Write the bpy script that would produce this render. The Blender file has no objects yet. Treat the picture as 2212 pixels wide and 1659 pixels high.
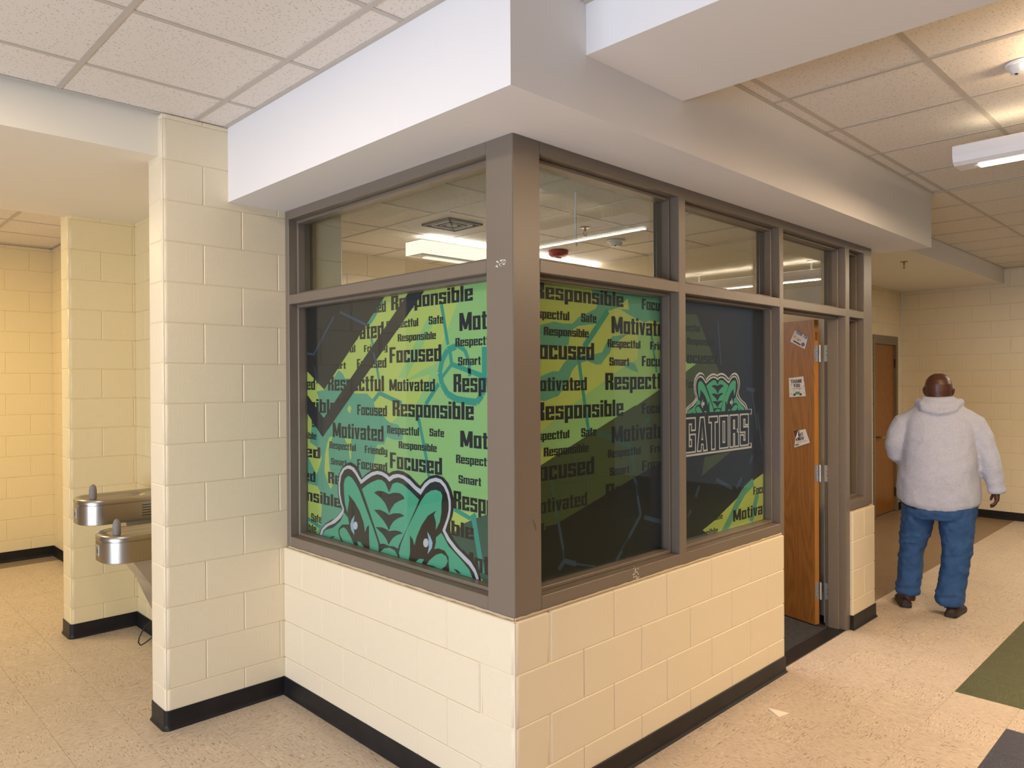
import bpy, bmesh, math, random
from mathutils import Vector, Matrix
from mathutils.geometry import tessellate_polygon
random.seed(7)
S = bpy.context.scene
COL = S.collection
PI = math.pi

# ------------------------------------------------------------------ camera
CAM = Vector((-1.9525, -1.9866, 1.7333))
RI = Vector((0.71453924, -0.69957477, -0.00536783))
UP = Vector((0.00708641, -0.00043481, 0.9999748))
FW = Vector((0.69955948, 0.71455927, -0.00464679))
FPX = 1591.56
cd = bpy.data.cameras.new('camera'); cam = bpy.data.objects.new('camera', cd); COL.objects.link(cam)
m = Matrix.Identity(4)
for i in range(3):
    m[i][0] = RI[i]; m[i][1] = UP[i]; m[i][2] = -FW[i]; m[i][3] = CAM[i]
cam.matrix_world = m
cd.sensor_width = 36; cd.lens = FPX / 2212 * 36; cd.clip_start = 0.05; cd.clip_end = 60
S.camera = cam

def on(px, py, ax, val):
    """the point of the flat surface (coordinate ax == val) that the photo shows at px,py"""
    d = FW + RI * ((px - 1106) / FPX) - UP * ((py - 829.5) / FPX)
    t = (val - CAM[ax]) / d[ax]
    return CAM + d * t

def in_view(p, pad=60):
    d = Vector(p) - CAM; z = d.dot(FW)
    if z < 0.2: return False
    x = 1106 + FPX * d.dot(RI) / z; y = 829.5 - FPX * d.dot(UP) / z
    return -pad < x < 2212 + pad and -pad < y < 1659 + pad

# ------------------------------------------------------------------ world, exposure
S.view_settings.view_transform = 'Standard'; S.view_settings.look = 'None'
S.view_settings.gamma = 1; S.view_settings.exposure = 0.0
S.view_settings.use_curve_mapping = False
w = bpy.data.worlds.new('world'); S.world = w; w.use_nodes = True
w.node_tree.nodes['Background'].inputs[0].default_value = (0.80, 0.88, 1.0, 1)
w.node_tree.nodes['Background'].inputs[1].default_value = 0.22
S.cycles.max_bounces = 8; S.cycles.diffuse_bounces = 5; S.cycles.transparent_max_bounces = 12
S.cycles.caustics_reflective = False; S.cycles.caustics_refractive = False
S.cycles.sample_clamp_indirect = 6

# ------------------------------------------------------------------ lights (daylight through the entrance glazing, lamps)
def area(name, loc, target, sx, sy, power, color, parent=None, spread=PI):
    l = bpy.data.lights.new(name, 'AREA'); l.shape = 'RECTANGLE'; l.size = sx; l.size_y = sy
    l.energy = power; l.color = color; l.spread = spread
    o = bpy.data.objects.new(name, l); COL.objects.link(o); o.location = loc
    d = Vector(target) - Vector(loc)
    o.rotation_euler = d.to_track_quat('-Z', 'Y').to_euler()
    if parent: o.parent = parent
    return o
DAY = (0.63, 0.75, 0.97); WARM = (1.0, 0.72, 0.44); NEUT = (1.0, 0.86, 0.68)
area('daylight_entrance', (-6.3, -1.2, .78), (0, -1.2, .66), 5.0, 1.3, 370, DAY)

# ------------------------------------------------------------------ materials
def mat(name, color, rough=0.5, metal=0.0, bump=None, noise=None, spec=0.5, coat=0.0, coords='Object'):
    """bump=(scale,strength,distance); noise=(scale,amount,color2)"""
    M = bpy.data.materials.new(name); M.use_nodes = True
    nt = M.node_tree; b = nt.nodes['Principled BSDF']
    b.inputs['Base Color'].default_value = (*color, 1)
    b.inputs['Roughness'].default_value = rough; b.inputs['Metallic'].default_value = metal
    b.inputs['Specular IOR Level'].default_value = spec
    b.inputs['Coat Weight'].default_value = coat
    tc = nt.nodes.new('ShaderNodeTexCoord')
    if bump:
        n = nt.nodes.new('ShaderNodeTexNoise'); n.inputs['Scale'].default_value = bump[0]
        n.inputs['Detail'].default_value = 3
        nt.links.new(tc.outputs[coords], n.inputs['Vector'])
        bp = nt.nodes.new('ShaderNodeBump'); bp.inputs['Strength'].default_value = bump[1]; bp.inputs['Distance'].default_value = bump[2]
        nt.links.new(n.outputs['Fac'], bp.inputs['Height']); nt.links.new(bp.outputs['Normal'], b.inputs['Normal'])
    if noise:
        n = nt.nodes.new('ShaderNodeTexNoise'); n.inputs['Scale'].default_value = noise[0]; n.inputs['Detail'].default_value = 4
        nt.links.new(tc.outputs[coords], n.inputs['Vector'])
        r = nt.nodes.new('ShaderNodeValToRGB')
        r.color_ramp.elements[0].position = 0.5 - noise[1]; r.color_ramp.elements[1].position = 0.5 + noise[1]
        r.color_ramp.elements[0].color = (*noise[2], 1); r.color_ramp.elements[1].color = (*color, 1)
        nt.links.new(n.outputs['Fac'], r.inputs['Fac']); nt.links.new(r.outputs['Color'], b.inputs['Base Color'])
    return M

CREAM = mat('cream_block_paint', (0.79, 0.686, 0.495), 0.42, bump=(170, 0.45, 0.0022), spec=0.45)
YELLOW = mat('yellow_cream_block_paint', (0.80, 0.665, 0.38), 0.42, bump=(170, 0.45, 0.0022), spec=0.45)
WHITE = mat('white_drywall_paint', (0.80, 0.775, 0.75), 0.75, bump=(120, 0.08, 0.001))
FRAME = mat('taupe_frame_paint', (0.182, 0.146, 0.110), 0.36, bump=(60, 0.05, 0.001))
RUBBER = mat('black_rubber', (0.010, 0.009, 0.010), 0.42, spec=0.28, noise=(9, 0.25, (0.02, 0.018, 0.018)))
GRID = mat('ceiling_grid_white', (0.52, 0.47, 0.41), 0.5)
BLACK = mat('black', (0.01, 0.01, 0.01), 0.5)
STEEL = mat('brushed_steel', (0.43, 0.40, 0.35), 0.30, metal=1.0, bump=(400, 0.06, 0.0004))
DARKSTEEL = mat('dark_slot', (0.02, 0.02, 0.02), 0.5)
GREYRUB = mat('grey_rubber', (0.22, 0.20, 0.18), 0.6)
ZINC = mat('zinc_hinge', (0.62, 0.66, 0.72), 0.32, metal=0.8)
CARPET = mat('dark_carpet', (0.045, 0.042, 0.042), 0.95, bump=(260, 1.0, 0.006), noise=(40, 0.2, (0.02, 0.019, 0.02)))
PAPER = mat('paper', (0.62, 0.60, 0.60), 0.7)
INK = mat('ink', (0.02, 0.02, 0.03), 0.6)
WHITEMETAL = mat('white_metal', (0.78, 0.78, 0.80), 0.35)
RED = mat('red_plastic', (0.35, 0.015, 0.015), 0.3)
BRASS = mat('brass_sprinkler', (0.35, 0.24, 0.12), 0.35, metal=0.8)
CREAMWHITE = mat('paint_chip', (0.75, 0.70, 0.62), 0.7)

def emit(name, color, strength):
    M = bpy.data.materials.new(name); M.use_nodes = True; nt = M.node_tree; nt.nodes.clear()
    e = nt.nodes.new('ShaderNodeEmission'); e.inputs[0].default_value = (*color, 1); e.inputs[1].default_value = strength
    o = nt.nodes.new('ShaderNodeOutputMaterial'); nt.links.new(e.outputs[0], o.inputs[0]); return M
LED = emit('lamp_diffuser', (1.0, 0.93, 0.82), 5.0)
LENSO = emit('office_lens', (1.0, 0.92, 0.72), 1.6)
LENS = emit('lamp_lens_warm', (1.0, 0.90, 0.66), 1.3)

def glass_mat():
    M = bpy.data.materials.new('window_glass'); M.use_nodes = True; nt = M.node_tree; nt.nodes.clear()
    t = nt.nodes.new('ShaderNodeBsdfTransparent'); t.inputs[0].default_value = (0.86, 0.88, 0.87, 1)
    g = nt.nodes.new('ShaderNodeBsdfGlossy'); g.inputs['Roughness'].default_value = 0.01; g.inputs[0].default_value = (0.9, 0.95, 1, 1)
    f = nt.nodes.new('ShaderNodeFresnel')
    ge = nt.nodes.new('ShaderNodeNewGeometry'); io = nt.nodes.new('ShaderNodeMapRange'); io.inputs[3].default_value = 1.42; io.inputs[4].default_value = 1 / 1.42
    nt.links.new(ge.outputs['Backfacing'], io.inputs[0]); nt.links.new(io.outputs[0], f.inputs[0])   # same index on both faces of the pane
    mx = nt.nodes.new('ShaderNodeMixShader'); o = nt.nodes.new('ShaderNodeOutputMaterial')
    nt.links.new(f.outputs[0], mx.inputs[0]); nt.links.new(t.outputs[0], mx.inputs[1]); nt.links.new(g.outputs[0], mx.inputs[2])
    nt.links.new(mx.outputs[0], o.inputs[0]); return M
GLASS = glass_mat()

def vct(name, base, light, dark):
    """vinyl composition tile: streaked chips running one way in each tile"""
    M = bpy.data.materials.new(name); M.use_nodes = True; nt = M.node_tree; b = nt.nodes['Principled BSDF']
    L = nt.links.new
    tc = nt.nodes.new('ShaderNodeTexCoord'); oi = nt.nodes.new('ShaderNodeObjectInfo')
    add = nt.nodes.new('ShaderNodeVectorMath'); add.operation = 'ADD'
    mul = nt.nodes.new('ShaderNodeVectorMath'); mul.operation = 'SCALE'; mul.inputs[3].default_value = 37.0
    cmb = nt.nodes.new('ShaderNodeCombineXYZ')
    for k in range(3): L(oi.outputs['Random'], cmb.inputs[k])
    L(cmb.outputs[0], mul.inputs[0]); L(tc.outputs['Object'], add.inputs[0]); L(mul.outputs[0], add.inputs[1])
    mp = nt.nodes.new('ShaderNodeMapping'); mp.inputs['Scale'].default_value = (34, 150, 50); L(add.outputs[0], mp.inputs[0])
    n1 = nt.nodes.new('ShaderNodeTexNoise'); n1.inputs['Scale'].default_value = 1.0; n1.inputs['Detail'].default_value = 2; L(mp.outputs[0], n1.inputs['Vector'])
    r = nt.nodes.new('ShaderNodeValToRGB'); cr = r.color_ramp
    cr.elements[0].position = 0.31; cr.elements[0].color = (*dark, 1)
    cr.elements[1].position = 0.72; cr.elements[1].color = (*light, 1)
    e = cr.elements.new(0.41); e.color = (*base, 1); e = cr.elements.new(0.6); e.color = (*base, 1)
    L(n1.outputs['Fac'], r.inputs['Fac'])
    n2 = nt.nodes.new('ShaderNodeTexNoise'); n2.inputs['Scale'].default_value = 5; L(add.outputs[0], n2.inputs['Vector'])
    hs = nt.nodes.new('ShaderNodeHueSaturation'); L(r.outputs['Color'], hs.inputs['Color'])
    mr = nt.nodes.new('ShaderNodeMapRange'); mr.inputs[3].default_value = 0.90; mr.inputs[4].default_value = 1.08; L(n2.outputs['Fac'], mr.inputs[0]); L(mr.outputs[0], hs.inputs['Value'])
    L(hs.outputs[0], b.inputs['Base Color']); b.inputs['Roughness'].default_value = 0.38; b.inputs['Specular IOR Level'].default_value = 0.4
    return M
T_CREAM = vct('cream_vinyl_tile', (0.58, 0.48, 0.38), (0.74, 0.66, 0.55), (0.28, 0.21, 0.15))
T_GREEN = vct('green_vinyl_tile', (0.085, 0.095, 0.045), (0.15, 0.16, 0.09), (0.04, 0.045, 0.022))
T_BLUE = vct('navy_vinyl_tile', (0.055, 0.058, 0.085), (0.12, 0.12, 0.16), (0.03, 0.03, 0.05))
T_BROWN = vct('brown_vinyl_tile', (0.25, 0.17, 0.105), (0.31, 0.22, 0.14), (0.17, 0.11, 0.07))

def acoustic():
    M = bpy.data.materials.new('acoustic_tile'); M.use_nodes = True; nt = M.node_tree; b = nt.nodes['Principled BSDF']; L = nt.links.new
    tc = nt.nodes.new('ShaderNodeTexCoord'); v = nt.nodes.new('ShaderNodeTexVoronoi'); v.inputs['Scale'].default_value = 75
    n = nt.nodes.new('ShaderNodeTexNoise'); n.inputs['Scale'].default_value = 30; L(tc.outputs['Object'], n.inputs['Vector'])
    L(tc.outputs['Object'], v.inputs['Vector'])
    s = nt.nodes.new('ShaderNodeMath'); s.operation = 'MULTIPLY'; L(n.outputs['Fac'], s.inputs[0]); s.inputs[1].default_value = 0.50
    l = nt.nodes.new('ShaderNodeMath'); l.operation = 'LESS_THAN'; L(v.outputs['Distance'], l.inputs[0]); L(s.outputs[0], l.inputs[1])
    l2 = nt.nodes.new('ShaderNodeMath'); l2.operation = 'MULTIPLY'; L(l.outputs[0], l2.inputs[0]); l2.inputs[1].default_value = 0.55
    s.inputs[1].default_value = 0.50
    mx = nt.nodes.new('ShaderNodeMix'); mx.data_type = 'RGBA'
    mx.inputs[6].default_value = (0.77, 0.71, 0.64, 1); mx.inputs[7].default_value = (0.40, 0.36, 0.30, 1)
    L(l2.outputs[0], mx.inputs[0]); L(mx.outputs[2], b.inputs['Base Color']); b.inputs['Roughness'].default_value = 0.9
    return M
ACOU = acoustic()

def wood(name, c1, c2, c3):
    M = bpy.data.materials.new(name); M.use_nodes = True; nt = M.node_tree; b = nt.nodes['Principled BSDF']; L = nt.links.new
    tc = nt.nodes.new('ShaderNodeTexCoord'); mp = nt.nodes.new('ShaderNodeMapping'); mp.inputs['Scale'].default_value = (3.2, 3.2, 0.42); L(tc.outputs['Object'], mp.inputs[0])
    wv = nt.nodes.new('ShaderNodeTexNoise'); wv.inputs['Scale'].default_value = 1.6; wv.inputs['Detail'].default_value = 1; L(mp.outputs[0], wv.inputs['Vector'])
    mu = nt.nodes.new('ShaderNodeMath'); mu.operation = 'MULTIPLY'; mu.inputs[1].default_value = 120; L(wv.outputs['Fac'], mu.inputs[0])
    sn = nt.nodes.new('ShaderNodeMath'); sn.operation = 'SINE'; L(mu.outputs[0], sn.inputs[0])
    mp2 = nt.nodes.new('ShaderNodeMapping'); mp2.inputs['Scale'].default_value = (260, 260, 6); L(tc.outputs['Object'], mp2.inputs[0])
    n2 = nt.nodes.new('ShaderNodeTexNoise'); n2.inputs['Scale'].default_value = 1; L(mp2.outputs[0], n2.inputs['Vector'])
    ad = nt.nodes.new('ShaderNodeMath'); ad.operation = 'MULTIPLY_ADD'; L(sn.outputs[0], ad.inputs[0]); ad.inputs[1].default_value = 0.10; L(n2.outputs['Fac'], ad.inputs[2])
    r = nt.nodes.new('ShaderNodeValToRGB'); cr = r.color_ramp
    cr.elements[0].position = 0.25; cr.elements[0].color = (*c1, 1); cr.elements[1].position = 0.75; cr.elements[1].color = (*c3, 1)
    e = cr.elements.new(0.5); e.color = (*c2, 1)
    L(ad.outputs[0], r.inputs['Fac']); L(r.outputs['Color'], b.inputs['Base Color']); b.inputs['Roughness'].default_value = 0.38
    return M
OAK = wood('stained_oak_veneer', (0.17, 0.062, 0.010), (0.25, 0.098, 0.017), (0.29, 0.122, 0.024))
OAK_EDGE = wood('oak_door_edge', (0.36, 0.155, 0.034), (0.41, 0.185, 0.045), (0.45, 0.21, 0.055))

# ------------------------------------------------------------------ helpers
def link(name, me, material=None, parent=None, kind=None, loc=None):
    o = bpy.data.objects.new(name, me); COL.objects.link(o)
    if material and not me.materials: me.materials.append(material)
    if parent: o.parent = parent
    if loc: o.location = loc
    if kind: o['kind'] = kind
    return o
def tag(o, label, cat, group=None):
    o['label'] = label; o['category'] = cat
    if group: o['group'] = group
    return o
def empty(name, loc=(0, 0, 0), rz=0, kind=None):
    o = bpy.data.objects.new(name, None); COL.objects.link(o); o.location = loc; o.rotation_euler = (0, 0, rz)
    if kind: o['kind'] = kind
    return o
class MB:
    def __init__(s): s.v = []; s.f = []
    def box(s, x0, x1, y0, y1, z0, z1, c=0.0):
        if c <= 0:
            b = len(s.v)
            s.v += [(x, y, z) for z in (z0, z1) for x, y in ((x0, y0), (x1, y0), (x1, y1), (x0, y1))]
            s.f += [tuple(b + i for i in q) for q in ((3, 2, 1, 0), (4, 5, 6, 7), (0, 1, 5, 4), (1, 2, 6, 5), (2, 3, 7, 6), (3, 0, 4, 7))]
        else:
            s.prism([(x0 + c, y0), (x1 - c, y0), (x1, y0 + c), (x1, y1 - c), (x1 - c, y1), (x0 + c, y1), (x0, y1 - c), (x0, y0 + c)], z0, z1, c)
        return s
    def rings(s, rings, cap=True):
        n = len(rings[0]); b = len(s.v)
        for r in rings: s.v += [tuple(p) for p in r]
        for k in range(len(rings) - 1):
            for i in range(n):
                a = b + k * n + i; c = b + k * n + (i + 1) % n
                s.f.append((a, c, c + n, a + n))
        if cap:
            s.f.append(tuple(b + i for i in reversed(range(n)))); s.f.append(tuple(b + (len(rings) - 1) * n + i for i in range(n)))
        return s
    def prism(s, poly, z0, z1, c=0.0):
        xs = [p[0] for p in poly]; ys = [p[1] for p in poly]
        cx = (min(xs) + max(xs)) / 2; cy = (min(ys) + max(ys)) / 2; wx = max(max(xs) - min(xs), 1e-6); wy = max(max(ys) - min(ys), 1e-6)
        def ring(z, i): return [(cx + (x - cx) * (1 - 2 * i / wx), cy + (y - cy) * (1 - 2 * i / wy), z) for x, y in poly]
        if c: return s.rings([ring(z0, c), ring(z0 + c, 0), ring(z1 - c, 0), ring(z1, c)])
        return s.rings([ring(z0, 0), ring(z1, 0)])
    def cyl(s, c, r, h, axis='z', n=20, r2=None):
        r2 = r if r2 is None else r2; R = []
        for t, rr in ((0, r), (h, r2)):
            ring = []
            for i in range(n):
                a = 2 * PI * i / n; u, v = rr * math.cos(a), rr * math.sin(a)
                ring.append({'z': (c[0] + u, c[1] + v, c[2] + t), 'x': (c[0] + t, c[1] + u, c[2] + v), 'y': (c[0] + v, c[1] + t, c[2] + u)}[axis])
            R.append(ring)
        return s.rings(R)
    def lathe(s, c, prof, n=24):
        return s.rings([[(c[0] + r * math.cos(2 * PI * i / n), c[1] + r * math.sin(2 * PI * i / n), c[2] + z) for i in range(n)] for r, z in prof])
    def tube(s, pts, r, n=8):
        R = []; pts = [Vector(p) for p in pts]
        for i, p in enumerate(pts):
            d = (pts[min(i + 1, len(pts) - 1)] - pts[max(i - 1, 0)]).normalized()
            a = d.orthogonal().normalized() if i == 0 else (R_a - d * R_a.dot(d)).normalized()
            R_a = a; b = d.cross(a); rr = r[i] if isinstance(r, (list, tuple)) else r
            R.append([p + (a * math.cos(2 * PI * k / n) + b * math.sin(2 * PI * k / n)) * rr for k in range(n)])
        return s.rings(R)
    def mesh(s, name='m', smooth=False):
        me = bpy.data.meshes.new(name); me.from_pydata(s.v, [], s.f)
        bm = bmesh.new(); bm.from_mesh(me); bmesh.ops.recalc_face_normals(bm, faces=bm.faces)
        if smooth:
            for f in bm.faces: f.smooth = True
            for e in bm.edges:
                if len(e.link_faces) == 2 and e.calc_face_angle(0) > 0.7: e.smooth = False
        bm.to_mesh(me); bm.free(); me.update(); return me
    def build(s, name, material, parent=None, kind=None, smooth=False, loc=None):
        return link(name, s.mesh(name, smooth), material, parent, kind, loc)

# ------------------------------------------------------------------ concrete block walls
B = 0.2032
_blk = {}
def block_mesh(L, T, h, mt, rs, re):
    key = (round(L, 3), round(T, 3), round(h, 3), mt.name, rs, re)
    if key in _blk: return _blk[key]
    g = 0.0006; c = 0.0042; R = 0.022
    def corner(cx, cy, sx, sy, rounded):
        if rounded:
            pts = []
            for k in range(8):
                a = k / 7 * PI / 2
                pts.append((cx + sx * (R - R * math.cos(a)), cy + sy * (R - R * math.sin(a))))
            return pts          # from x-extreme side to y-extreme side
        return [(cx, cy + sy * c), (cx + sx * c, cy)]
    x0, x1, y0, y1 = g, L - g, 0.0, T
    poly = corner(x0, y0, 1, 1, rs) + list(reversed(corner(x1, y0, -1, 1, re))) + corner(x1, y1, -1, -1, re) + list(reversed(corner(x0, y1, 1, -1, rs)))
    me = MB().prism(poly, g, h - g, c).mesh('block')
    if rs or re:
        for p in me.polygons:
            n = p.normal
            if abs(n.z) < 0.1 and 0.03 < abs(n.x) < 0.999 and 0.03 < abs(n.y) < 0.999: p.use_smooth = True
    me.materials.append(mt); _blk[key] = me; return me
def wall(name, origin, ang, L, T, courses, mt, phase=0, rs=False, re=False, skip_odd_start=0.0, skip_even_start=0.0, z0=0.0, hole=None, last_h=None):
    """blocks run along local +x from the origin, face at local y=0, depth +y; courses = (first, last+1)"""
    root = empty(name, origin, ang, 'structure')
    core = MB(); zt = courses[1] * B if last_h is None else last_h
    if hole is None: core.box(0.004, L - 0.004, 0.0045, T - 0.0045, courses[0] * B + z0, zt - 0.002)
    else:
        core.box(0.004, hole[0], 0.0045, T - 0.0045, 0, zt - .002); core.box(hole[1], L - .004, 0.0045, T - 0.0045, 0, zt - .002)
        core.box(hole[0], hole[1], 0.0045, T - 0.0045, hole[2], zt - .002)
    core.build('mortar', mt, root)
    for k in range(*courses):
        z = k * B; h = min(B, zt - z)
        if h < 0.01: continue
        a = skip_odd_start if k % 2 else skip_even_start
        j = B if (k + phase) % 2 else 2 * B
        while j <= a + 0.01: j += 2 * B
        cuts = [a]
        while j < L - 0.01: cuts.append(j); j += 2 * B
        cuts.append(L)
        for i in range(len(cuts) - 1):
            p, q = cuts[i], cuts[i + 1]
            if hole and z < hole[2] - 0.02:
                if p >= hole[0] - .01 and q <= hole[1] + .01: continue
                if p < hole[0] < q: q = hole[0]
                elif p < hole[1] < q: p = hole[1]
            first = rs and p < 0.005; last = re and q > L - 0.005
            o = link('block', block_mesh(q - p, T, h, mt, first, last), None, root, None, (p, 0, z))
    return root

A90 = PI / 2
# low window walls of the office (left face x=0 looks to -x, right face y=0 looks to -y)
wl = wall('wall_left', (0, 1.829, 0), -A90, 1.829, B, (0, 4), CREAM, phase=0)
# mirror the joint pattern of that wall: rebuild from the corner so that the bullnose interlocks
for ch in list(wl.children): bpy.data.objects.remove(ch)
core = MB().box(0.004, 1.825, 0.006, B - .0045, 0, 4 * B - .002).build('mortar', CREAM, wl)
for k in range(4):
    cuts = [0] + [x for x in ([B * (1 + 2 * i) for i in range(5)] if k % 2 == 0 else [2 * B * i for i in range(1, 5)]) if x < 1.82] + [1.829]
    if k % 2 == 0: cuts = cuts[1:]
    for a, b in zip(cuts[:-1], cuts[1:]):
        first = a < .005
        o = link('block', block_mesh(b - a, B, B, CREAM, False, first), None, wl, None, (1.829 - b, 0, k * B))
wr = wall('wall_right', (0, 0, 0), 0, 11 * B, B, (0, 4), CREAM, phase=0, rs=True, skip_odd_start=B)
for ch in wr.children:
    pass
wall('wall_right.001', (3.275, 0, 0), 0, 2 * B, B, (0, 4), CREAM, phase=0)
# pier beside the office, its tail runs on inside the office
CZ = 3.07
wall('wall_pier', (-0.633, 1.829, 0), 0, 5 * B, B, (0, 16), CREAM, phase=1 - 1, rs=True, last_h=CZ)
# fountain recess: second pier, recess back, corridor walls
wall('wall_pier.001', (-0.61, 3.658, 0), 0, 2 * B + .02, B, (0, 16), YELLOW, phase=1, rs=True, last_h=CZ)
wall('wall_recess', (-0.19, 3.658, 0), -A90, 1.626, B, (0, 16), YELLOW, phase=1, last_h=CZ)
wall('wall_corridor', (-0.067, 6.55, 0), -A90, 2.69, B, (0, 16), YELLOW, phase=0, last_h=CZ + .01)
wall('wall_back', (-2.9, 6.55, 0), 0, 2.84, B, (0, 16), YELLOW, phase=1, last_h=CZ + .01)
# far end of the hall and the wall with the second door
wall('wall_far', (8.66, 1.40, 0), -A90, 9 * 2 * B, B, (0, 16), CREAM, phase=0, last_h=CZ)
wall('wall_door', (3.70, 1.40, 0), 0, 4.96, B, (0, 15), CREAM, phase=0, last_h=2.90, hole=(3.94, 4.76, 2.22))

def struct(name, mb, mt): return mb.build(name, mt, None, 'structure')
# office inside walls
wall('wall_inner', (1.0, 3.43, 0), 0, 2.45, B, (0, 14), CREAM, phase=0, last_h=2.83)
struct('wall_inner_side', MB().box(3.43, 3.50, 0.20, 3.43, 0, 2.84), CREAM)
struct('wall_inner_end', MB().box(3.62, 3.70, 0.20, 1.39, 0, 2.9), CREAM)
struct('wall_inner_left', MB().box(.95, 1.0, 3.0, 3.43, 0, 2.84), CREAM)
# rest of the hall, behind the camera: wall with the entrance glazing, and side wall
hw = MB(); hw.box(-6.7, -6.5, -6, -4.6, 0, CZ); hw.box(-6.7, -6.5, 1.7, 6.7, 0, CZ); hw.box(-6.7, -6.5, -4.6, 1.7, 2.5, CZ)
struct('wall_entrance', hw, CREAM)
struct('wall_hall_side', MB().box(-6.5, 8.66, -6.2, -6, 0, CZ), mat('darkened_side_wall', (.07, .08, .06), .5))  # unseen side wall, its colour darkened so the window panes reflect less

# ------------------------------------------------------------------ baseboards
def baseboard(name, pts, h=0.098, t=0.006):
    """vinyl cove base along a polyline; the outside is on the right of the walking direction"""
    mb = MB()
    prof = [(0, 0), (0.014, 0), (0.0145, 0.004), (0.008, 0.012), (t, 0.024), (t, h - .002), (t - .002, h), (0, h)]
    n = len(pts); rings = []
    for i, p in enumerate(pts):
        p = Vector((p[0], p[1])); ds = []
        if i > 0: ds.append((p - Vector(pts[i - 1])).normalized())
        if i < n - 1: ds.append((Vector(pts[i + 1]) - p).normalized())
        ns = [Vector((d.y, -d.x)) for d in ds]; nn = ns[0] if len(ns) == 1 else (ns[0] + ns[1]) / (1 + ns[0].dot(ns[1]))
        rings.append([(p.x + nn.x * u, p.y + nn.y * u, z) for u, z in prof])
    mb.rings(rings); return struct(name, mb, RUBBER)
def rnd(cx, cy, r, a0, a1, n=6): return [(cx + r * math.cos(math.radians(a0 + (a1 - a0) * i / n)), cy + r * math.sin(math.radians(a0 + (a1 - a0) * i / n))) for i in range(n + 1)]
r_ = 0.022
baseboard('baseboard_office', [(-0.61, 2.03)] + rnd(-.633 + r_, 2.032 - r_, r_, 90, 180) + rnd(-.633 + r_, 1.829 + r_, r_, 180, 270) + [(0, 1.829)] + rnd(r_, r_, r_, 180, 270) + [(11 * B, 0), (11 * B, 0.03)])
baseboard('baseboard_office.001', [(3.275, .03), (3.275, 0), (3.275 + 2 * B, 0), (3.275 + 2 * B, .2)])
baseboard('baseboard_recess', [(-0.067, 3.861)] + rnd(-.61 + r_, 3.861 - r_, r_, 90, 180) + rnd(-.61 + r_, 3.658 + r_, r_, 180, 270) + [(-.19, 3.658), (-.19, 2.032)])
baseboard('baseboard_corridor', [(-2.9, 6.55), (-.067, 6.55), (-.067, 3.861)])
baseboard('baseboard_far', [(8.47, 1.40), (8.66, 1.40), (8.66, -2.3)])
baseboard('baseboard_door', [(3.70, 1.40), (7.60, 1.40)])

# ------------------------------------------------------------------ floor of vinyl tiles
floor = struct('floor', MB().box(-6.6, 9.0, -6.2, 7.0, -0.12, -0.004), mat('floor_slab', (0.22, 0.18, 0.14), 0.6))
TS = 0.307; TX = 2.6377; TY = -0.1715
_tm = {}
def tile_mesh(mt, sx, sy):
    k = (mt.name, round(sx, 3), round(sy, 3))
    if k not in _tm:
        g = 0.0005; me = MB().box(-sx / 2 + g, sx / 2 - g, -sy / 2 + g, sy / 2 - g, -0.0035, 0, 0.0004).mesh('tile'); me.materials.append(mt); _tm[k] = me
    return _tm[k]
cands = []
def solid(x, y):
    if 0.1 < x < 3.62 and y > 0.16: return True
    if x > 3.7 and y > 1.45: return True
    if x > 8.7: return True
    return False
for i in range(-29, 21):
    for j in range(-21, 19):
        cx = TX + (i + .5) * TS; cy = TY - (j + .5) * TS
        if cx < -6.5 or cx > 8.7 or cy < -6 or cy > 6.6 or solid(cx, cy): continue
        mt = T_CREAM
        if cx > TX and cy < TY - 2 * TS: mt = T_GREEN
        elif cx < TX - TS and cx > TX - 4 * TS and cy < TY - 3 * TS: mt = T_BLUE
        elif cy > TY + TS and cx > 3.7: mt = T_BROWN
        cands.append(((Vector((cx, cy, 0)) - CAM).length, in_view((cx, cy, 0), 90), (i + j) % 2, cx, cy, mt))
vis = sorted([c for c in cands if c[1]], key=lambda c: c[0])[:300]
vs = set((c[3], c[4]) for c in vis)
for d, v, par, cx, cy, mt in vis:
    o = link('tile', tile_mesh(mt, TS, TS), None, floor, None, (cx, cy, 0))
    if par: o.rotation_euler = (0, 0, PI / 2)
for mt in (T_CREAM, T_GREEN, T_BLUE, T_BROWN):
    mb = MB(); n = 0
    for d, v, par, cx, cy, m2 in cands:
        if m2 is mt and (cx, cy) not in vs:
            g = .0005; mb.box(cx - TS / 2 + g, cx + TS / 2 - g, cy - TS / 2 + g, cy + TS / 2 - g, -0.0035, 0); n += 1
    if n: mb.build('tile_field', mt, floor, 'stuff')
struct('floor_office', MB().box(0.2, 3.45, 0.135, 3.45, -0.003, 0.004), CARPET)
struct('trim_1', MB().box(2.236, 3.27, 0.03, 0.14, -0.002, 0.006, 0.002), RUBBER)   # black threshold strip

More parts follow.
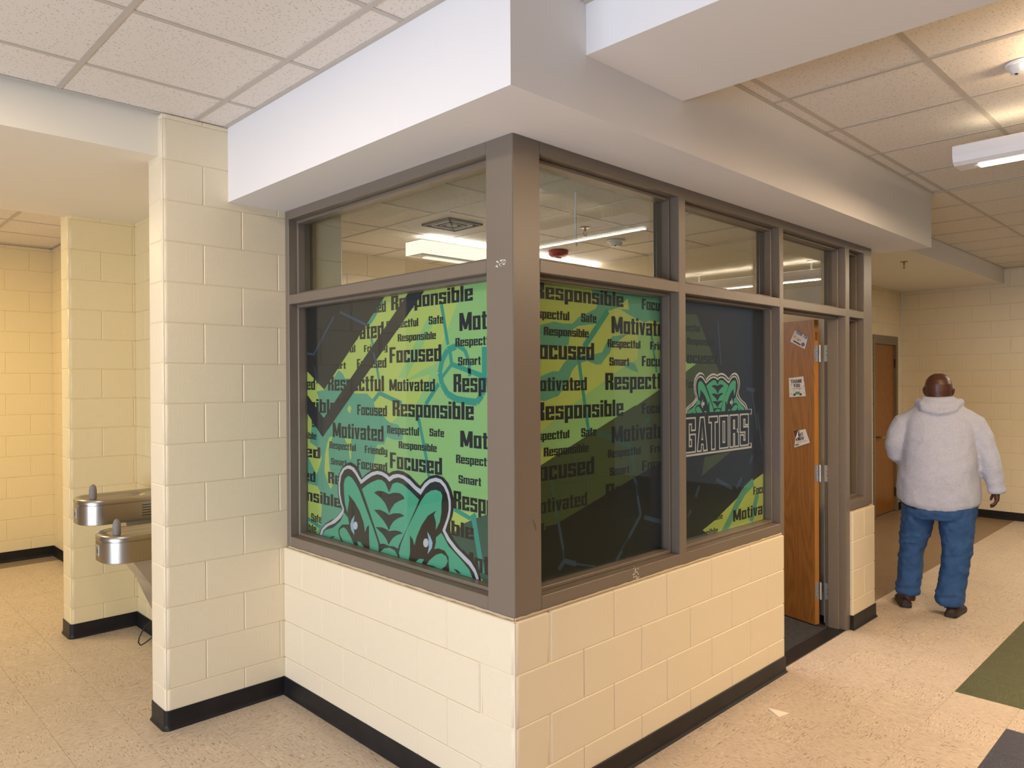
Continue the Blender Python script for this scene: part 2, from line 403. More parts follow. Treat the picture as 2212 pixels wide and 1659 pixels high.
# ------------------------------------------------------------------ ceilings
ceil = struct('ceiling', MB().box(-6.6, 9.0, -6.2, 7.0, CZ + .06, CZ + .2), mat('plenum', (0.3, 0.28, 0.25), 0.9))
CT = 0.6096
_cm = {}
def ceil_tile(x0, x1, y0, y1, z, parent):
    k = (round(x1 - x0, 3), round(y1 - y0, 3))
    if k not in _cm:
        me = MB().box(-k[0] / 2, k[0] / 2, -k[1] / 2, k[1] / 2, 0, 0.016).mesh('ceiling_tile'); me.materials.append(ACOU); _cm[k] = me
    link('ceiling_tile', _cm[k], None, parent, None, ((x0 + x1) / 2, (y0 + y1) / 2, z + .0035))
def ceil_region(x0, x1, y0, y1, px, py, z, parent, grid, angles=''):
    def lines(a, b, p):
        k = math.ceil((a - p) / CT); L = []
        while p + k * CT < b:
            q = p + k * CT
            if a + .02 < q < b - .02: L.append(q)
            k += 1
        return [a] + L + [b]
    X = lines(x0, x1, px); Y = lines(y0, y1, py); hb = .012
    for x in X[1:-1]: grid.box(x - hb, x + hb, y0, y1, z, z + .003); grid.box(x - .001, x + .001, y0, y1, z + .003, z + .03)
    for y in Y[1:-1]:
        for a, b in zip(X[:-1], X[1:]): grid.box(a + hb, b - hb, y - hb, y + hb, z + .0004, z + .003)
    wd = .02
    if 'w' in angles: grid.box(x0, x0 + wd, y0, y1, z - .001, z + .002)
    if 'e' in angles: grid.box(x1 - wd, x1, y0, y1, z - .001, z + .002)
    if 's' in angles: grid.box(x0, x1, y0, y0 + wd, z - .001, z + .002)
    if 'n' in angles: grid.box(x0, x1, y1 - wd, y1, z - .001, z + .002)
    g = .0035
    for a, b in zip(X[:-1], X[1:]):
        for c, d in zip(Y[:-1], Y[1:]):
            if any(in_view((u, v, z), 40) for u in (a, (a + b) / 2, b) for v in (c, (c + d) / 2, d)): ceil_tile(a + g, b - g, c + g, d - g, z, parent)
            else: rest.box(a + g, b - g, c + g, d - g, z + .0035, z + .0195)
grid = MB(); rest = MB()
ceil_region(-6.5, -0.3, -.3, 1.86, -0.467, 0.2555, CZ, ceil, grid, 'en')
ceil_region(-6.5, 0.076, -6, -.3, -0.467, 0.2555, CZ, ceil, grid, 'e')
ceil_region(0.70, 3.955, -6, -.3, 1.463, -.3875, CZ, ceil, grid, 'wn')
ceil_region(3.955, 8.66, -6, .24, 1.463, -.3875, CZ, ceil, grid, 'wne')
ceil_region(-6.5, -.067, 3.745, 6.55, -0.655, 4.64, CZ + .01, ceil, grid, 'ne')
grid.build('ceiling_grid', GRID, ceil); rest.build('ceiling_tile_field', ACOU, ceil, 'stuff')
OZ = 2.82
ceilo = struct('ceiling_office', MB().box(.2, 3.62, .2, 3.62, OZ + .05, OZ + .1), GRID)
grid = MB(); rest = MB()
ceil_region(0.2, 3.43, .2, 3.43, 2.28, 1.18, OZ, ceilo, grid, '')
grid.build('ceiling_grid', GRID, ceilo)
if rest.v: rest.build('ceiling_tile_field', ACOU, ceilo, 'stuff')

# drywall soffits: one wraps the office windows, the beam crosses the hall, the low ones lie over the recess and the far door
SZ = 2.68
sf = MB(); sf.prism([(-.3, 1.829), (-.3, -.3), (3.955, -.3), (3.955, .24), (3.62, .24), (3.62, .20), (.2, .20), (.2, 1.829)], SZ, CZ + .05)
struct('trim_2', sf, WHITE)['label'] = 'white boxed soffit above the office windows'
struct('trim_3', MB().box(.076, .70, -6.0, -.3003, 2.888, CZ + .05), WHITE)['label'] = 'white boxed ceiling beam crossing the hall'
struct('trim_4', MB().box(-6.5, -.19, 1.88, 3.745, 2.865, CZ + .06), mat('soffit_cream', (0.80, 0.74, 0.62), 0.75))['label'] = 'low soffit over the drinking fountains'
struct('trim_5', MB().box(3.705, 8.66, .24, 1.40, 2.885, CZ + .05), WHITE)['label'] = 'low soffit in front of the far door'

# ------------------------------------------------------------------ hollow metal window frames
D0 = 0.02; D1 = 0.17
def frame_v(mb, lo, hi, z0, z1, s0=True, s1=True, axis='x'):
    """upright: faces lo..hi along the wall, stops on either side"""
    e = []
    e.append((lo, hi, D0, D1))
    if s0: e.append((lo - .016, lo, .068, .142))
    if s1: e.append((hi, hi + .016, .068, .142))
    for a, b, c, d in e:
        if axis == 'x': mb.box(a, b, c, d, z0, z1, .0025)
        else: mb.box(c, d, a, b, z0, z1, .0025)
def frame_h(mb, a, b, z0, z1, lo=True, hi=True, axis='x'):
    e = [(z0, z1, D0, D1)]
    if lo: e.append((z0 - .016, z0, .068, .142))
    if hi: e.append((z1, z1 + .016, .068, .142))
    for p, q, c, d in e:
        if axis == 'x': mb.box(a, b, c + .0006, d - .0006, p, q, .0025)
        else: mb.box(c + .0006, d - .0006, a, b, p, q, .0025)
FB, FT = 0.820, 2.680; ST = .876; R0, R1 = 2.161, 2.213; HB = 2.630
w1 = empty('window_1', (0, 0, 0), 0, 'structure'); w2 = empty('window_2', (0, 0, 0), 0, 'structure')
mb = MB(); mb.box(D0, .172, D0, .172, FB - .008, FT, .003); mb.box(.068, .142, .172, .188, FB, FT, .002); mb.box(.172, .188, .068, .142, FB, FT, .002)
mb.build('corner_post', FRAME, w2)
mb = MB(); frame_v(mb, 1.789, 1.829, FB, FT, True, False, 'y'); mb.build('jamb', FRAME, w1)
for nm, (a, b, lo, hi) in (('sill_rail', (FB, ST, False, True)), ('transom_rail', (R0, R1, True, True)), ('head_rail', (HB, FT, True, False))):
    mb = MB(); frame_h(mb, .172, 1.789, a, b, lo, hi, 'y'); mb.build(nm, FRAME, w1)
    mb = MB(); frame_h(mb, .172, 3.545 if nm != 'sill_rail' else 2.236, a, b, lo if nm != 'transom_rail' else True, hi, 'x'); mb.build(nm, FRAME, w2)
mb = MB(); frame_v(mb, 1.160, 1.220, FB, FT); mb.build('mullion', FRAME, w2)
mb = MB(); frame_v(mb, 2.234, 2.282, 0, FT, True, True); mb.build('door_jamb', FRAME, w2)
mb = MB(); frame_v(mb, 3.216, 3.280, 0, FT, True, True); mb.build('door_jamb', FRAME, w2)
mb = MB(); frame_v(mb, 3.545, 3.690, FB, FT, True, False); mb.build('end_jamb', FRAME, w2)
mb = MB(); frame_h(mb, 3.28, 3.545, FB, .889, False, True); mb.build('sill_rail', FRAME, w2)
# panes
G0, G1 = .106, .112
def pane(par, axis, a, b, z0, z1):
    mb = MB()
    if axis == 'x': mb.box(a, b, G0, G1, z0, z1)
    else: mb.box(G0, G1, a, b, z0, z1)
    return mb.build('glass_pane', GLASS, par)
pane(w1, 'y', .18, 1.78, ST, R0); pane(w1, 'y', .18, 1.78, R1, HB)
for a, b in ((.18, 1.15), (1.23, 2.225)): pane(w2, 'x', a, b, ST, R0); pane(w2, 'x', a, b, R1, HB)
pane(w2, 'x', 2.29, 3.21, R1, HB); pane(w2, 'x', 3.288, 3.54, R1, HB); pane(w2, 'x', 3.288, 3.54, .889, R0)
# caulk bead under the frame, painted cream
mb = MB(); rr = random.Random(3)
def bead(p0, p1, n):
    pts = []; rad = []
    for i in range(n + 1):
        t = i / n; pts.append((p0[0] + (p1[0] - p0[0]) * t, p0[1] + (p1[1] - p0[1]) * t, FB - .002 + rr.uniform(-.001, .0015))); rad.append(rr.uniform(.004, .0065))
    mb.tube(pts, rad, 6)
bead((D0 - .002, 1.80), (D0 - .002, .02), 60); bead((.02, D0 - .002), (2.235, D0 - .002), 70)
mb.build('caulk_bead', mat('cream_caulk', (0.55, 0.44, 0.30), .6), w1)
# chipped paint spot on the corner post
mb = MB()
for i in range(26):
    y = .086 + rr.gauss(0, .016); z = 2.192 + rr.gauss(0, .006) + (y - .086) * -.1; s = rr.uniform(.001, .0032)
    mb.box(D0 - .0004, D0, y - s * 1.5, y + s * 1.5, z - s, z + s)
mb.build('paint_chip', CREAMWHITE, w2)

mb = MB()
for (x, y), wd in (((1152, 1126), 1.2), ((1155, 1134), 2.0), ((1157, 1141), 1.4)):
    q = on(x, y, 1, D0); mb.box(q.x - .0012 * wd, q.x + .0012 * wd, D0 - .0004, D0, q.z - .0075, q.z + .0075)
mb.build('scratch', mat('dull_green_scuff', (.05, .055, .035), .6), w2)
mb = MB()
for i in range(30):
    q = on(1374 + rr.gauss(0, 4), 1240 + rr.gauss(0, 7), 1, D0); sz = rr.uniform(.0008, .0026)
    mb.box(q.x - sz * 1.4, q.x + sz * 1.4, D0 - .0006, D0, q.z - sz, q.z + sz)
mb.build('paint_chip', CREAMWHITE, w2)

# ------------------------------------------------------------------ block lettering
def ring(x0, y0, x1, y1, t=.2, b=.14): return [(x0, y0, x0 + t, y1), (x1 - t, y0, x1, y1), (x0, y1 - b, x1, y1), (x0, y0, x1, y0 + b)]
XH = .77
GL = {
 'o': (.52, ring(0, 0, .52, XH)), 'n': (.52, [(0, 0, .2, XH), (.32, 0, .52, XH - .03), (.2, XH - .14, .49, XH)]),
 'p': (.52, ring(0, 0, .52, XH) + [(0, -.22, .2, 0)]), 'b': (.52, ring(0, 0, .52, XH) + [(0, XH, .2, 1)]),
 'd': (.52, ring(0, 0, .52, XH) + [(.32, XH, .52, 1)]), 'i': (.2, [(0, 0, .2, XH), (0, .85, .2, 1)]), 'l': (.2, [(0, 0, .2, 1)]),
 'e': (.52, [(0, 0, .2, XH), (0, XH - .14, .52, XH), (.32, .33, .52, XH), (.2, .33, .52, .44), (0, 0, .52, .14), (.32, 0, .52, .22)]),
 's': (.50, [(0, .36, .19, XH), (0, XH - .14, .50, XH), (.31, .55, .50, XH), (0, .34, .50, .47), (.31, 0, .50, .44), (0, 0, .50, .14), (0, 0, .19, .23)]),
 'c': (.50, [(0, 0, .2, XH), (0, XH - .14, .5, XH), (.31, .50, .5, XH), (0, 0, .5, .14), (.31, 0, .5, .27)]),
 'u': (.52, [(0, .03, .2, XH), (.32, 0, .52, XH), (.03, 0, .4, .14)]), 't': (.34, [(.06, 0, .26, .96), (0, .64, .34, XH), (.06, 0, .34, .13)]),
 'f': (.34, [(.06, 0, .26, 1), (0, .64, .34, XH), (.06, .87, .34, 1)]), 'r': (.38, [(0, 0, .2, XH), (.0, XH - .14, .38, XH), (.24, .52, .38, XH)]),
 'a': (.52, [(.32, 0, .52, XH), (0, XH - .14, .5, XH), (0, .55, .19, XH), (0, .33, .4, .45), (0, 0, .19, .42), (0, 0, .4, .13)]),
 'm': (.84, [(0, 0, .2, XH), (.32, 0, .52, XH), (.64, 0, .84, XH - .03), (0, XH - .14, .81, XH)]),
 'y': (.52, [(0, .1, .2, XH), (.32, -.22, .52, XH), (.03, .06, .4, .19), (.04, -.22, .5, -.09)]),
 'v': (.50, [((0, XH), (.2, XH), (.27, .22), (.3, XH), (.5, XH), (.35, 0), (.15, 0))]),
 'R': (.58, [(0, 0, .22, 1), (0, .86, .55, 1), (.34, .55, .57, .98), (0, .42, .5, .56), (.34, 0, .58, .44)]),
 'M': (.86, [(0, 0, .22, 1), (.64, 0, .86, 1), ((0, 1), (.26, 1), (.43, .42), (.60, 1), (.86, 1), (.52, .08), (.34, .08))]),
 'F': (.50, [(0, 0, .22, 1), (0, .86, .5, 1), (0, .43, .44, .57)]),
 'S': (.58, [(0, .46, .22, .98), (.02, .86, .56, 1), (.36, .68, .58, .98), (0, .44, .58, .58), (.36, .02, .58, .56), (.02, 0, .56, .14), (0, .02, .22, .32)]),
 'T': (.54, [(.17, 0, .37, 1), (0, .85, .54, 1)]), 'H': (.56, [(0, 0, .2, 1), (.36, 0, .56, 1), (0, .42, .56, .56)]),
 'A': (.58, [((0, 0), (.2, 0), (.29, .74), (.38, 0), (.58, 0), (.4, 1), (.18, 1)), (.14, .2, .44, .32)]),
 'N': (.58, [(0, 0, .2, 1), (.38, 0, .58, 1), ((0, 1), (.2, 1), (.58, 0), (.38, 0))]),
 'K': (.56, [(0, 0, .2, 1), ((.16, .5), (.36, 1), (.56, 1), (.32, .5)), ((.16, .5), (.32, .5), (.56, 0), (.36, 0))]),
 'Y': (.56, [(.18, 0, .38, .5), ((0, 1), (.2, 1), (.38, .5), (.18, .4)), ((.56, 1), (.36, 1), (.18, .5), (.38, .4))]),
 'O': (.56, ring(0, 0, .56, 1, .2, .15)), 'U': (.56, [(0, 0, .2, 1), (.36, 0, .56, 1), (0, 0, .56, .15)]),
 'W': (.86, [((0, 1), (.2, 1), (.27, .3), (.36, 1), (.5, 1), (.59, .3), (.66, 1), (.86, 1), (.68, 0), (.52, 0), (.43, .6), (.34, 0), (.18, 0))]),
 'G': (.58, [(0, 0, .2, 1), (0, .85, .58, 1), (.38, .66, .58, 1), (0, 0, .58, .15), (.38, 0, .58, .5), (.28, .38, .58, .5)]),
 ' ': (.3, []),
}
class Flat:
    """flat print: polygons on a plane, one mesh per colour; P(u,v,layer) -> world point"""
    def __init__(s, P): s.P = P; s.d = {}; s.n = 0
    clip = None
    def poly(s, pts, mt, layer):
        if s.clip:
            for ax, lim, sg in ((0, s.clip[0], 1), (0, s.clip[2], -1), (1, s.clip[1], 1), (1, s.clip[3], -1)):
                out = []
                for a, b in zip(pts, pts[1:] + pts[:1]):
                    da, db = sg * (a[ax] - lim), sg * (b[ax] - lim)
                    if da >= 0: out.append(a)
                    if (da >= 0) != (db >= 0): t = da / (da - db); out.append((a[0] + (b[0] - a[0]) * t, a[1] + (b[1] - a[1]) * t))
                pts = out
                if len(pts) < 3: return
        vs, fs = s.d.setdefault(mt.name, ([], []))[:2]
        if len(s.d[mt.name]) < 3: s.d[mt.name] = (vs, fs, mt)
        s.n += 1; layer = layer + (s.n % 12) * .05          # no two overlapping faces share a plane
        b = len(vs); vs += [s.P(u, v, layer) for u, v in pts]
        if len(pts) <= 4: fs.append(tuple(range(b, b + len(pts))))
        else:
            for t in tessellate_polygon([[Vector((u, v, 0)) for u, v in pts]]): fs.append(tuple(b + i for i in t))
    def rect(s, u0, v0, u1, v1, mt, layer): s.poly([(u0, v0), (u1, v0), (u1, v1), (u0, v1)], mt, layer)
    def line(s, pts, wd, mt, layer):
        for (a, b), (c, d) in zip(pts[:-1], pts[1:]):
            L = math.hypot(c - a, d - b) or 1e-6; nx, ny = -(d - b) / L * wd / 2, (c - a) / L * wd / 2
            s.poly([(a + nx, b + ny), (c + nx, d + ny), (c - nx, d - ny), (a - nx, b - ny)], mt, layer)
    def text(s, txt, u0, u1, v, cap, mt, layer, grow=0.0, gap=.075, clip=None, rot=0.0):
        W = sum(GL[c][0] for c in txt) + gap * (len(txt) - 1); k = (u1 - u0) / W; x = 0
        ca, sa = math.cos(rot), math.sin(rot)
        def T(p, q):
            p = p * k; q = q * cap
            return (u0 + p * ca - q * sa, v + p * sa + q * ca)
        gx = grow / abs(k); gy = grow / cap
        for c in txt:
            for g in GL[c][1]:
                if isinstance(g[0], tuple):
                    pts = [T(x + p, q) for p, q in g]
                    if grow:
                        ar = sum(a[0] * b[1] - b[0] * a[1] for a, b in zip(pts, pts[1:] + pts[:1])); sg = grow if ar > 0 else -grow; n = len(pts); new = []
                        for i in range(n):
                            p0, p1, p2 = Vector(pts[i - 1]), Vector(pts[i]), Vector(pts[(i + 1) % n])
                            d1 = (p1 - p0).normalized(); d2 = (p2 - p1).normalized(); n1_ = Vector((d1.y, -d1.x)); n2_ = Vector((d2.y, -d2.x))
                            mm = (n1_ + n2_); mm = mm / max(.35, 1 + n1_.dot(n2_)); q_ = p1 + mm * sg; new.append((q_.x, q_.y))
                        pts = new
                else: pts = [T(x + g[0] - gx, g[1] - gy), T(x + g[2] + gx, g[1] - gy), T(x + g[2] + gx, g[3] + gy), T(x + g[0] - gx, g[3] + gy)]
                s.poly(pts, mt, layer)
            x += GL[c][0] + gap
    def build(s, name, parent, sep=()):
        """one mesh for the pattern; the words, if listed in sep, a mesh of their own"""
        out = []
        for nm, keys in ((name, [k for k in s.d if k not in sep]), ('printed_words', [k for k in s.d if k in sep])):
            if not keys: continue
            vs, fs, mi, ms = [], [], [], []
            for k in keys:
                v, f, mt = s.d[k]; b = len(vs); vs += v; fs += [tuple(b + i for i in q) for q in f]; mi += [len(ms)] * len(f); ms.append(mt)
            me = bpy.data.meshes.new(nm); me.from_pydata(vs, [], fs)
            for mt in ms: me.materials.append(mt)
            me.polygons.foreach_set('material_index', mi); me.update()
            out.append(link(nm, me, None, parent))
        return out

def pm(name, c, ribs=True, rough=.55):
    M = bpy.data.materials.new(name); M.use_nodes = True; nt = M.node_tree; b = nt.nodes['Principled BSDF']
    b.inputs['Base Color'].default_value = (*c, 1); b.inputs['Roughness'].default_value = rough
    if ribs:
        tc = nt.nodes.new('ShaderNodeTexCoord'); wv = nt.nodes.new('ShaderNodeTexWave'); wv.bands_direction = 'Z'; wv.inputs['Scale'].default_value = 14; wv.wave_profile = 'SAW'
        bp = nt.nodes.new('ShaderNodeBump'); bp.inputs['Strength'].default_value = .22; bp.inputs['Distance'].default_value = .004
        nt.links.new(tc.outputs['Object'], wv.inputs['Vector']); nt.links.new(wv.outputs['Fac'], bp.inputs['Height']); nt.links.new(bp.outputs[0], b.inputs['Normal'])
    return M
YG = pm("print_yellow_green", (0.62, 0.76, 0.17)); LG = pm("print_light_green", (0.39, 0.70, 0.25)); TEAL = pm('print_teal', (0.14, 0.47, 0.31))
LTEAL = pm('print_teal_line', (0.05, 0.40, 0.30)); CHAR = pm('print_charcoal', (0.020, 0.018, 0.018)); NAVY = pm('print_navy', (0.013, 0.017, 0.03))
OLIVE = pm('print_dark_olive', (0.075, 0.105, 0.035)); DTEAL = pm('print_dark_teal', (0.05, 0.13, 0.09)); BLUE = pm('print_slate_blue', (0.045, 0.085, 0.16))
PBLK = pm('print_black', (0.012, 0.011, 0.012)); PWHT = pm('print_white', (0.80, 0.80, 0.86)); PGRN = pm('print_emblem_green', (0.09, 0.54, 0.33)); PSKY = pm('print_pale_blue', (0.42, 0.68, 0.85))
WORDM = pm('print_word_black', (0.014, 0.013, 0.014)); DWORD = pm('print_word_dark', (0.012, 0.014, 0.010))
SHADE_BACK = mat('blind_cloth', (0.30, 0.42, 0.16), .7)
PL = 0.121                      # plane of the printed panels, on the inside of the glass

def zoom(ox, oy, s): return lambda x, y: (ox + x / s, oy + y / s)
ZA = zoom(600, 580, 4.254); ZB = zoom(600, 880, 3.456); ZC = zoom(1140, 580, 4.366); ZD = zoom(1140, 900, 4.147); ZE = zoom(1440, 620, 2.862); ZF = zoom(680, 990, 5.821); ZG = zoom(1470, 790, 7.9)
EPS = .0002
# print plane of the left blind: (u,v) = (-y, z); of the right blinds: (u,v) = (x, z)
FL = Flat(lambda u, v, l: (PL - .0005 - l * EPS, -u, v))
FR = Flat(lambda u, v, l: (u, PL - .0005 - l * EPS, v))
def LP(Z, pts): return [(-q.y, q.z) for q in (on(*Z(x, y), 0, PL) for x, y in pts)]
def RP(Z, pts): return [(q.x, q.z) for q in (on(*Z(x, y), 1, PL) for x, y in pts)]
def clipv(pts, v0, v1): return [(u, min(max(v, v0), v1)) for u, v in pts]
V0, V1 = .893, 2.144; LU0, LU1 = -1.772, -.189; FL.clip = (LU0, V0, LU1, V1)
def lpoly(Z, pts, mt, l): FL.poly(LP(Z, pts), mt, l)
def word(F, P, Z, txt, xl, xr, xref, yb, yt, mt, l):
    (u0, v0), (u1, _), = P(Z, [(xref, yb)])[0], P(Z, [(xref, yt)])[0]
    v1 = P(Z, [(xref, yt)])[0][1]
    ua = P(Z, [(xl, yb)])[0][0]; ub = P(Z, [(xr, yb)])[0][0]
    if txt: F.text(txt, ua, ub, v0, v1 - v0, mt, l)

# ---- left blind
b1 = empty('window_graphic', (PL, 1.0, .893)); tag(b1, 'wide printed window panel left of the corner post, green reptile head along its bottom', 'window graphic', 'printed window graphics')
def place(o, root): o.location = -root.location; return o
place(MB().box(PL, PL + .0015, -LU1, -LU0, V0, V1).build('backing_sheet', SHADE_BACK, b1), b1)
FL.rect(LU0, V0, LU1, V1, YG, 0)
lpoly(ZA, [(1960, 60), (1960, 1700), (1150, 1700), (1250, 1300), (1440, 900), (1560, 560), (1750, 60)], LG, 1)
lpoly(ZB, [(1600, 0), (1600, 900), (1100, 700), (700, 420), (760, 220), (900, 60), (1100, 0)], LG, 1)
lpoly(ZA, [(360, 1130), (430, 1115), (520, 1000), (560, 935), (600, 970), (620, 1010), (700, 1015), (640, 1110), (720, 1150), (820, 1150), (880, 1210), (890, 1270), (950, 1330), (1010, 1400), (1090, 1450), (1150, 1530), (1150, 1570), (1000, 1545), (980, 1616), (260, 1630), (260, 1560), (330, 1510), (370, 1400), (350, 1300), (380, 1200)], TEAL, 2)
lpoly(ZB, [(205, 120), (740, 120), (790, 100), (900, 130), (940, 200), (930, 245), (860, 240), (800, 210), (760, 230), (740, 290), (720, 400), (700, 480), (600, 640), (500, 760), (400, 860), (330, 960), (205, 960)], TEAL, 2)
lpoly(ZB, [(205, 90), (260, 110), (240, 260), (300, 300), (330, 380), (300, 480), (290, 500), (205, 320)], YG, 3)
lpoly(ZB, [(385, 225), (410, 215), (400, 260), (380, 300), (385, 420), (410, 590), (395, 610), (375, 560), (350, 480), (355, 350), (370, 270)], YG, 3)
lpoly(ZB, [(205, 560), (300, 590), (330, 660), (330, 760), (318, 880), (290, 940), (205, 900)], YG, 3)
lpoly(ZB, [(500, 230), (550, 235), (550, 380), (540, 390), (530, 300)], YG, 3)
lpoly(ZA, [(640, 1290), (660, 1255), (680, 1280), (665, 1330), (655, 1325)], YG, 3)
lpoly(ZB, [(1310, 770), (1500, 790), (1400, 850), (1320, 800)], YG, 3)
lpoly(ZB, [(1590, 790), (1500, 820), (1400, 862), (1310, 940), (1290, 1000), (1590, 1360)], DTEAL, 3)
def lline(Z, pts, wpx, mt, l): FL.line(LP(Z, pts), wpx, mt, l)
for Z, pts, wd in ((ZA, [(1505, 330), (1565, 700)], .020), (ZA, [(1580, 740), (1600, 880), (1890, 990)], .022), (ZA, [(1600, 880), (1510, 1000)], .018), (ZA, [(1480, 1060), (1360, 1250)], .022),
                   (ZA, [(1290, 1370), (1345, 1616)], .018), (ZA, [(880, 1215), (935, 1145), (1140, 1240)], .022), (ZA, [(860, 640), (890, 760), (930, 1020)], .018), (ZA, [(965, 300), (870, 470), (830, 520)], .018),
                   (ZA, [(1640, 700), (1720, 750), (1760, 860), (1765, 990)], .020), (ZA, [(1640, 715), (1560, 750), (1510, 850), (1490, 960), (1510, 1060), (1560, 1150), (1640, 1200), (1750, 1220), (1830, 1230), (1880, 1160), (1900, 1050), (1900, 720)], .030),
                   (ZB, [(1055, 90), (1110, 380), (1130, 520)], .020), (ZB, [(1460, 800), (1530, 1240)], .030), (ZB, [(225, 830), (330, 900)], .022), (ZB, [(1320, 760), (1440, 830), (1480, 800)], .02)):
    lline(Z, pts, wd, LTEAL, 4)
for pts in ([(1450, 470), (1380, 450), (1110, 1000), (1180, 1010)], [(1480, 1160), (1420, 1150), (1250, 1520), (1330, 1500)], [(1920, 300), (1860, 280), (1680, 640), (1740, 650)], [(1330, 930), (1450, 880), (1460, 960), (1180, 1030)]):
    lpoly(ZA, pts, LG, 2)
for Z, t, xl, xr, xref, yb, yt in (
    (ZA, 'Responsible', 1045, 1795, 1050, 385, 255), (ZA, 'Focused', 730, 995, 985, 398, 298), (ZA, 'Respectful', 1000, 1293, 1285, 530, 455), (ZA, 'Safe', 1390, 1523, 1395, 515, 440),
    (ZA, 'Motivated', 495, 975, 965, 635, 488), (ZA, 'Motivated', 1672, 2380, 1680, 575, 410), (ZA, 'Responsible', 1105, 1455, 1110, 672, 605), (ZA, 'Respectful', 1635, 2010, 1640, 718, 640),
    (ZA, 'Respectful', 400, 715, 705, 770, 703), (ZA, 'Friendly', 795, 1010, 800, 768, 705), (ZA, 'Focused', 1030, 1505, 1035, 868, 725), (ZA, 'Smart', 1660, 1868, 1665, 890, 815),
    (ZA, 'Smart', 440, 628, 600, 922, 862), (ZA, 'Focused', 730, 1000, 735, 918, 832), (ZA, 'Focused', 80, 345, 335, 1115, 1015), (ZA, 'Respectful', 465, 978, 965, 1128, 985),
    (ZA, 'Motivated', 1028, 1447, 1035, 1125, 1018), (ZA, 'Respectful', 1618, 2320, 1625, 1135, 970), (ZA, 'Responsible', -60, 545, 380, 1325, 1200), (ZA, 'Focused', 733, 1005, 740, 1345, 1250),
    (ZA, 'Responsible', 1058, 1803, 1065, 1355, 1210), (ZA, 'Safe', 315, 430, 320, 1455, 1395), (ZA, 'Motivated', 508, 975, 515, 1548, 1415), (ZA, 'Respectful', 1008, 1300, 1012, 1515, 1442),
    (ZA, 'Safe', 1397, 1530, 1402, 1540, 1470), (ZA, 'Motivated', 1680, 2390, 1690, 1640, 1490), (ZA, 'Responsible', 70, 357, 350, 1572, 1510),
    (ZB, 'Respectful', 388, 585, 392, 305, 254), (ZB, 'Friendly', 652, 820, 656, 340, 285), (ZB, 'Responsible', 905, 1188, 910, 305, 252), (ZB, 'Focused', -60, 320, 240, 372, 290),
    (ZB, 'Smart', 400, 515, 404, 425, 377), (ZB, 'Focused', 595, 818, 600, 455, 385), (ZB, 'Focused', 840, 1228, 846, 452, 335), (ZB, 'Respectful', 1333, 1640, 1338, 415, 352),
    (ZB, 'Motivated', -60, 283, 275, 558, 480), (ZB, 'Respectful', 378, 830, 384, 565, 480), (ZB, 'Smart', 1352, 1520, 1357, 565, 505), (ZB, 'Respectful', 1315, 1880, 1325, 755, 622),
    (ZB, 'Responsible', -20, 472, 440, 745, 655), (ZB, 'Safe', 252, 327, 256, 848, 790), (ZB, 'Responsible', 60, 290, 280, 935, 880), (ZB, 'Responsible', 830, 1465, 1310, 955, 845), (ZB, 'Motivated', 1370, 1960, 1380, 1200, 1065)):
    word(FL, LP, Z, t, xl, xr, xref, yb, yt, WORDM, 6)
lpoly(ZA, [(255, 360), (983, 262), (430, 1112), (255, 925)], CHAR, 8)
lpoly(ZA, [(1205, 222), (1350, 205), (415, 1550), (255, 1300), (255, 1135), (425, 1375)], CHAR, 8)
lpoly(ZA, [(255, 1135), (425, 1375), (515, 1405), (415, 1550), (255, 1300)], NAVY, 9)
for pts, wd in (([(575, 400), (830, 525)], .014), ([(520, 440), (335, 790)], .014), ([(262, 780), (340, 790)], .012), ([(340, 900), (365, 1060)], .010), ([(880, 770), (905, 860)], .014)): lline(ZA, pts, wd, BLUE, 10)

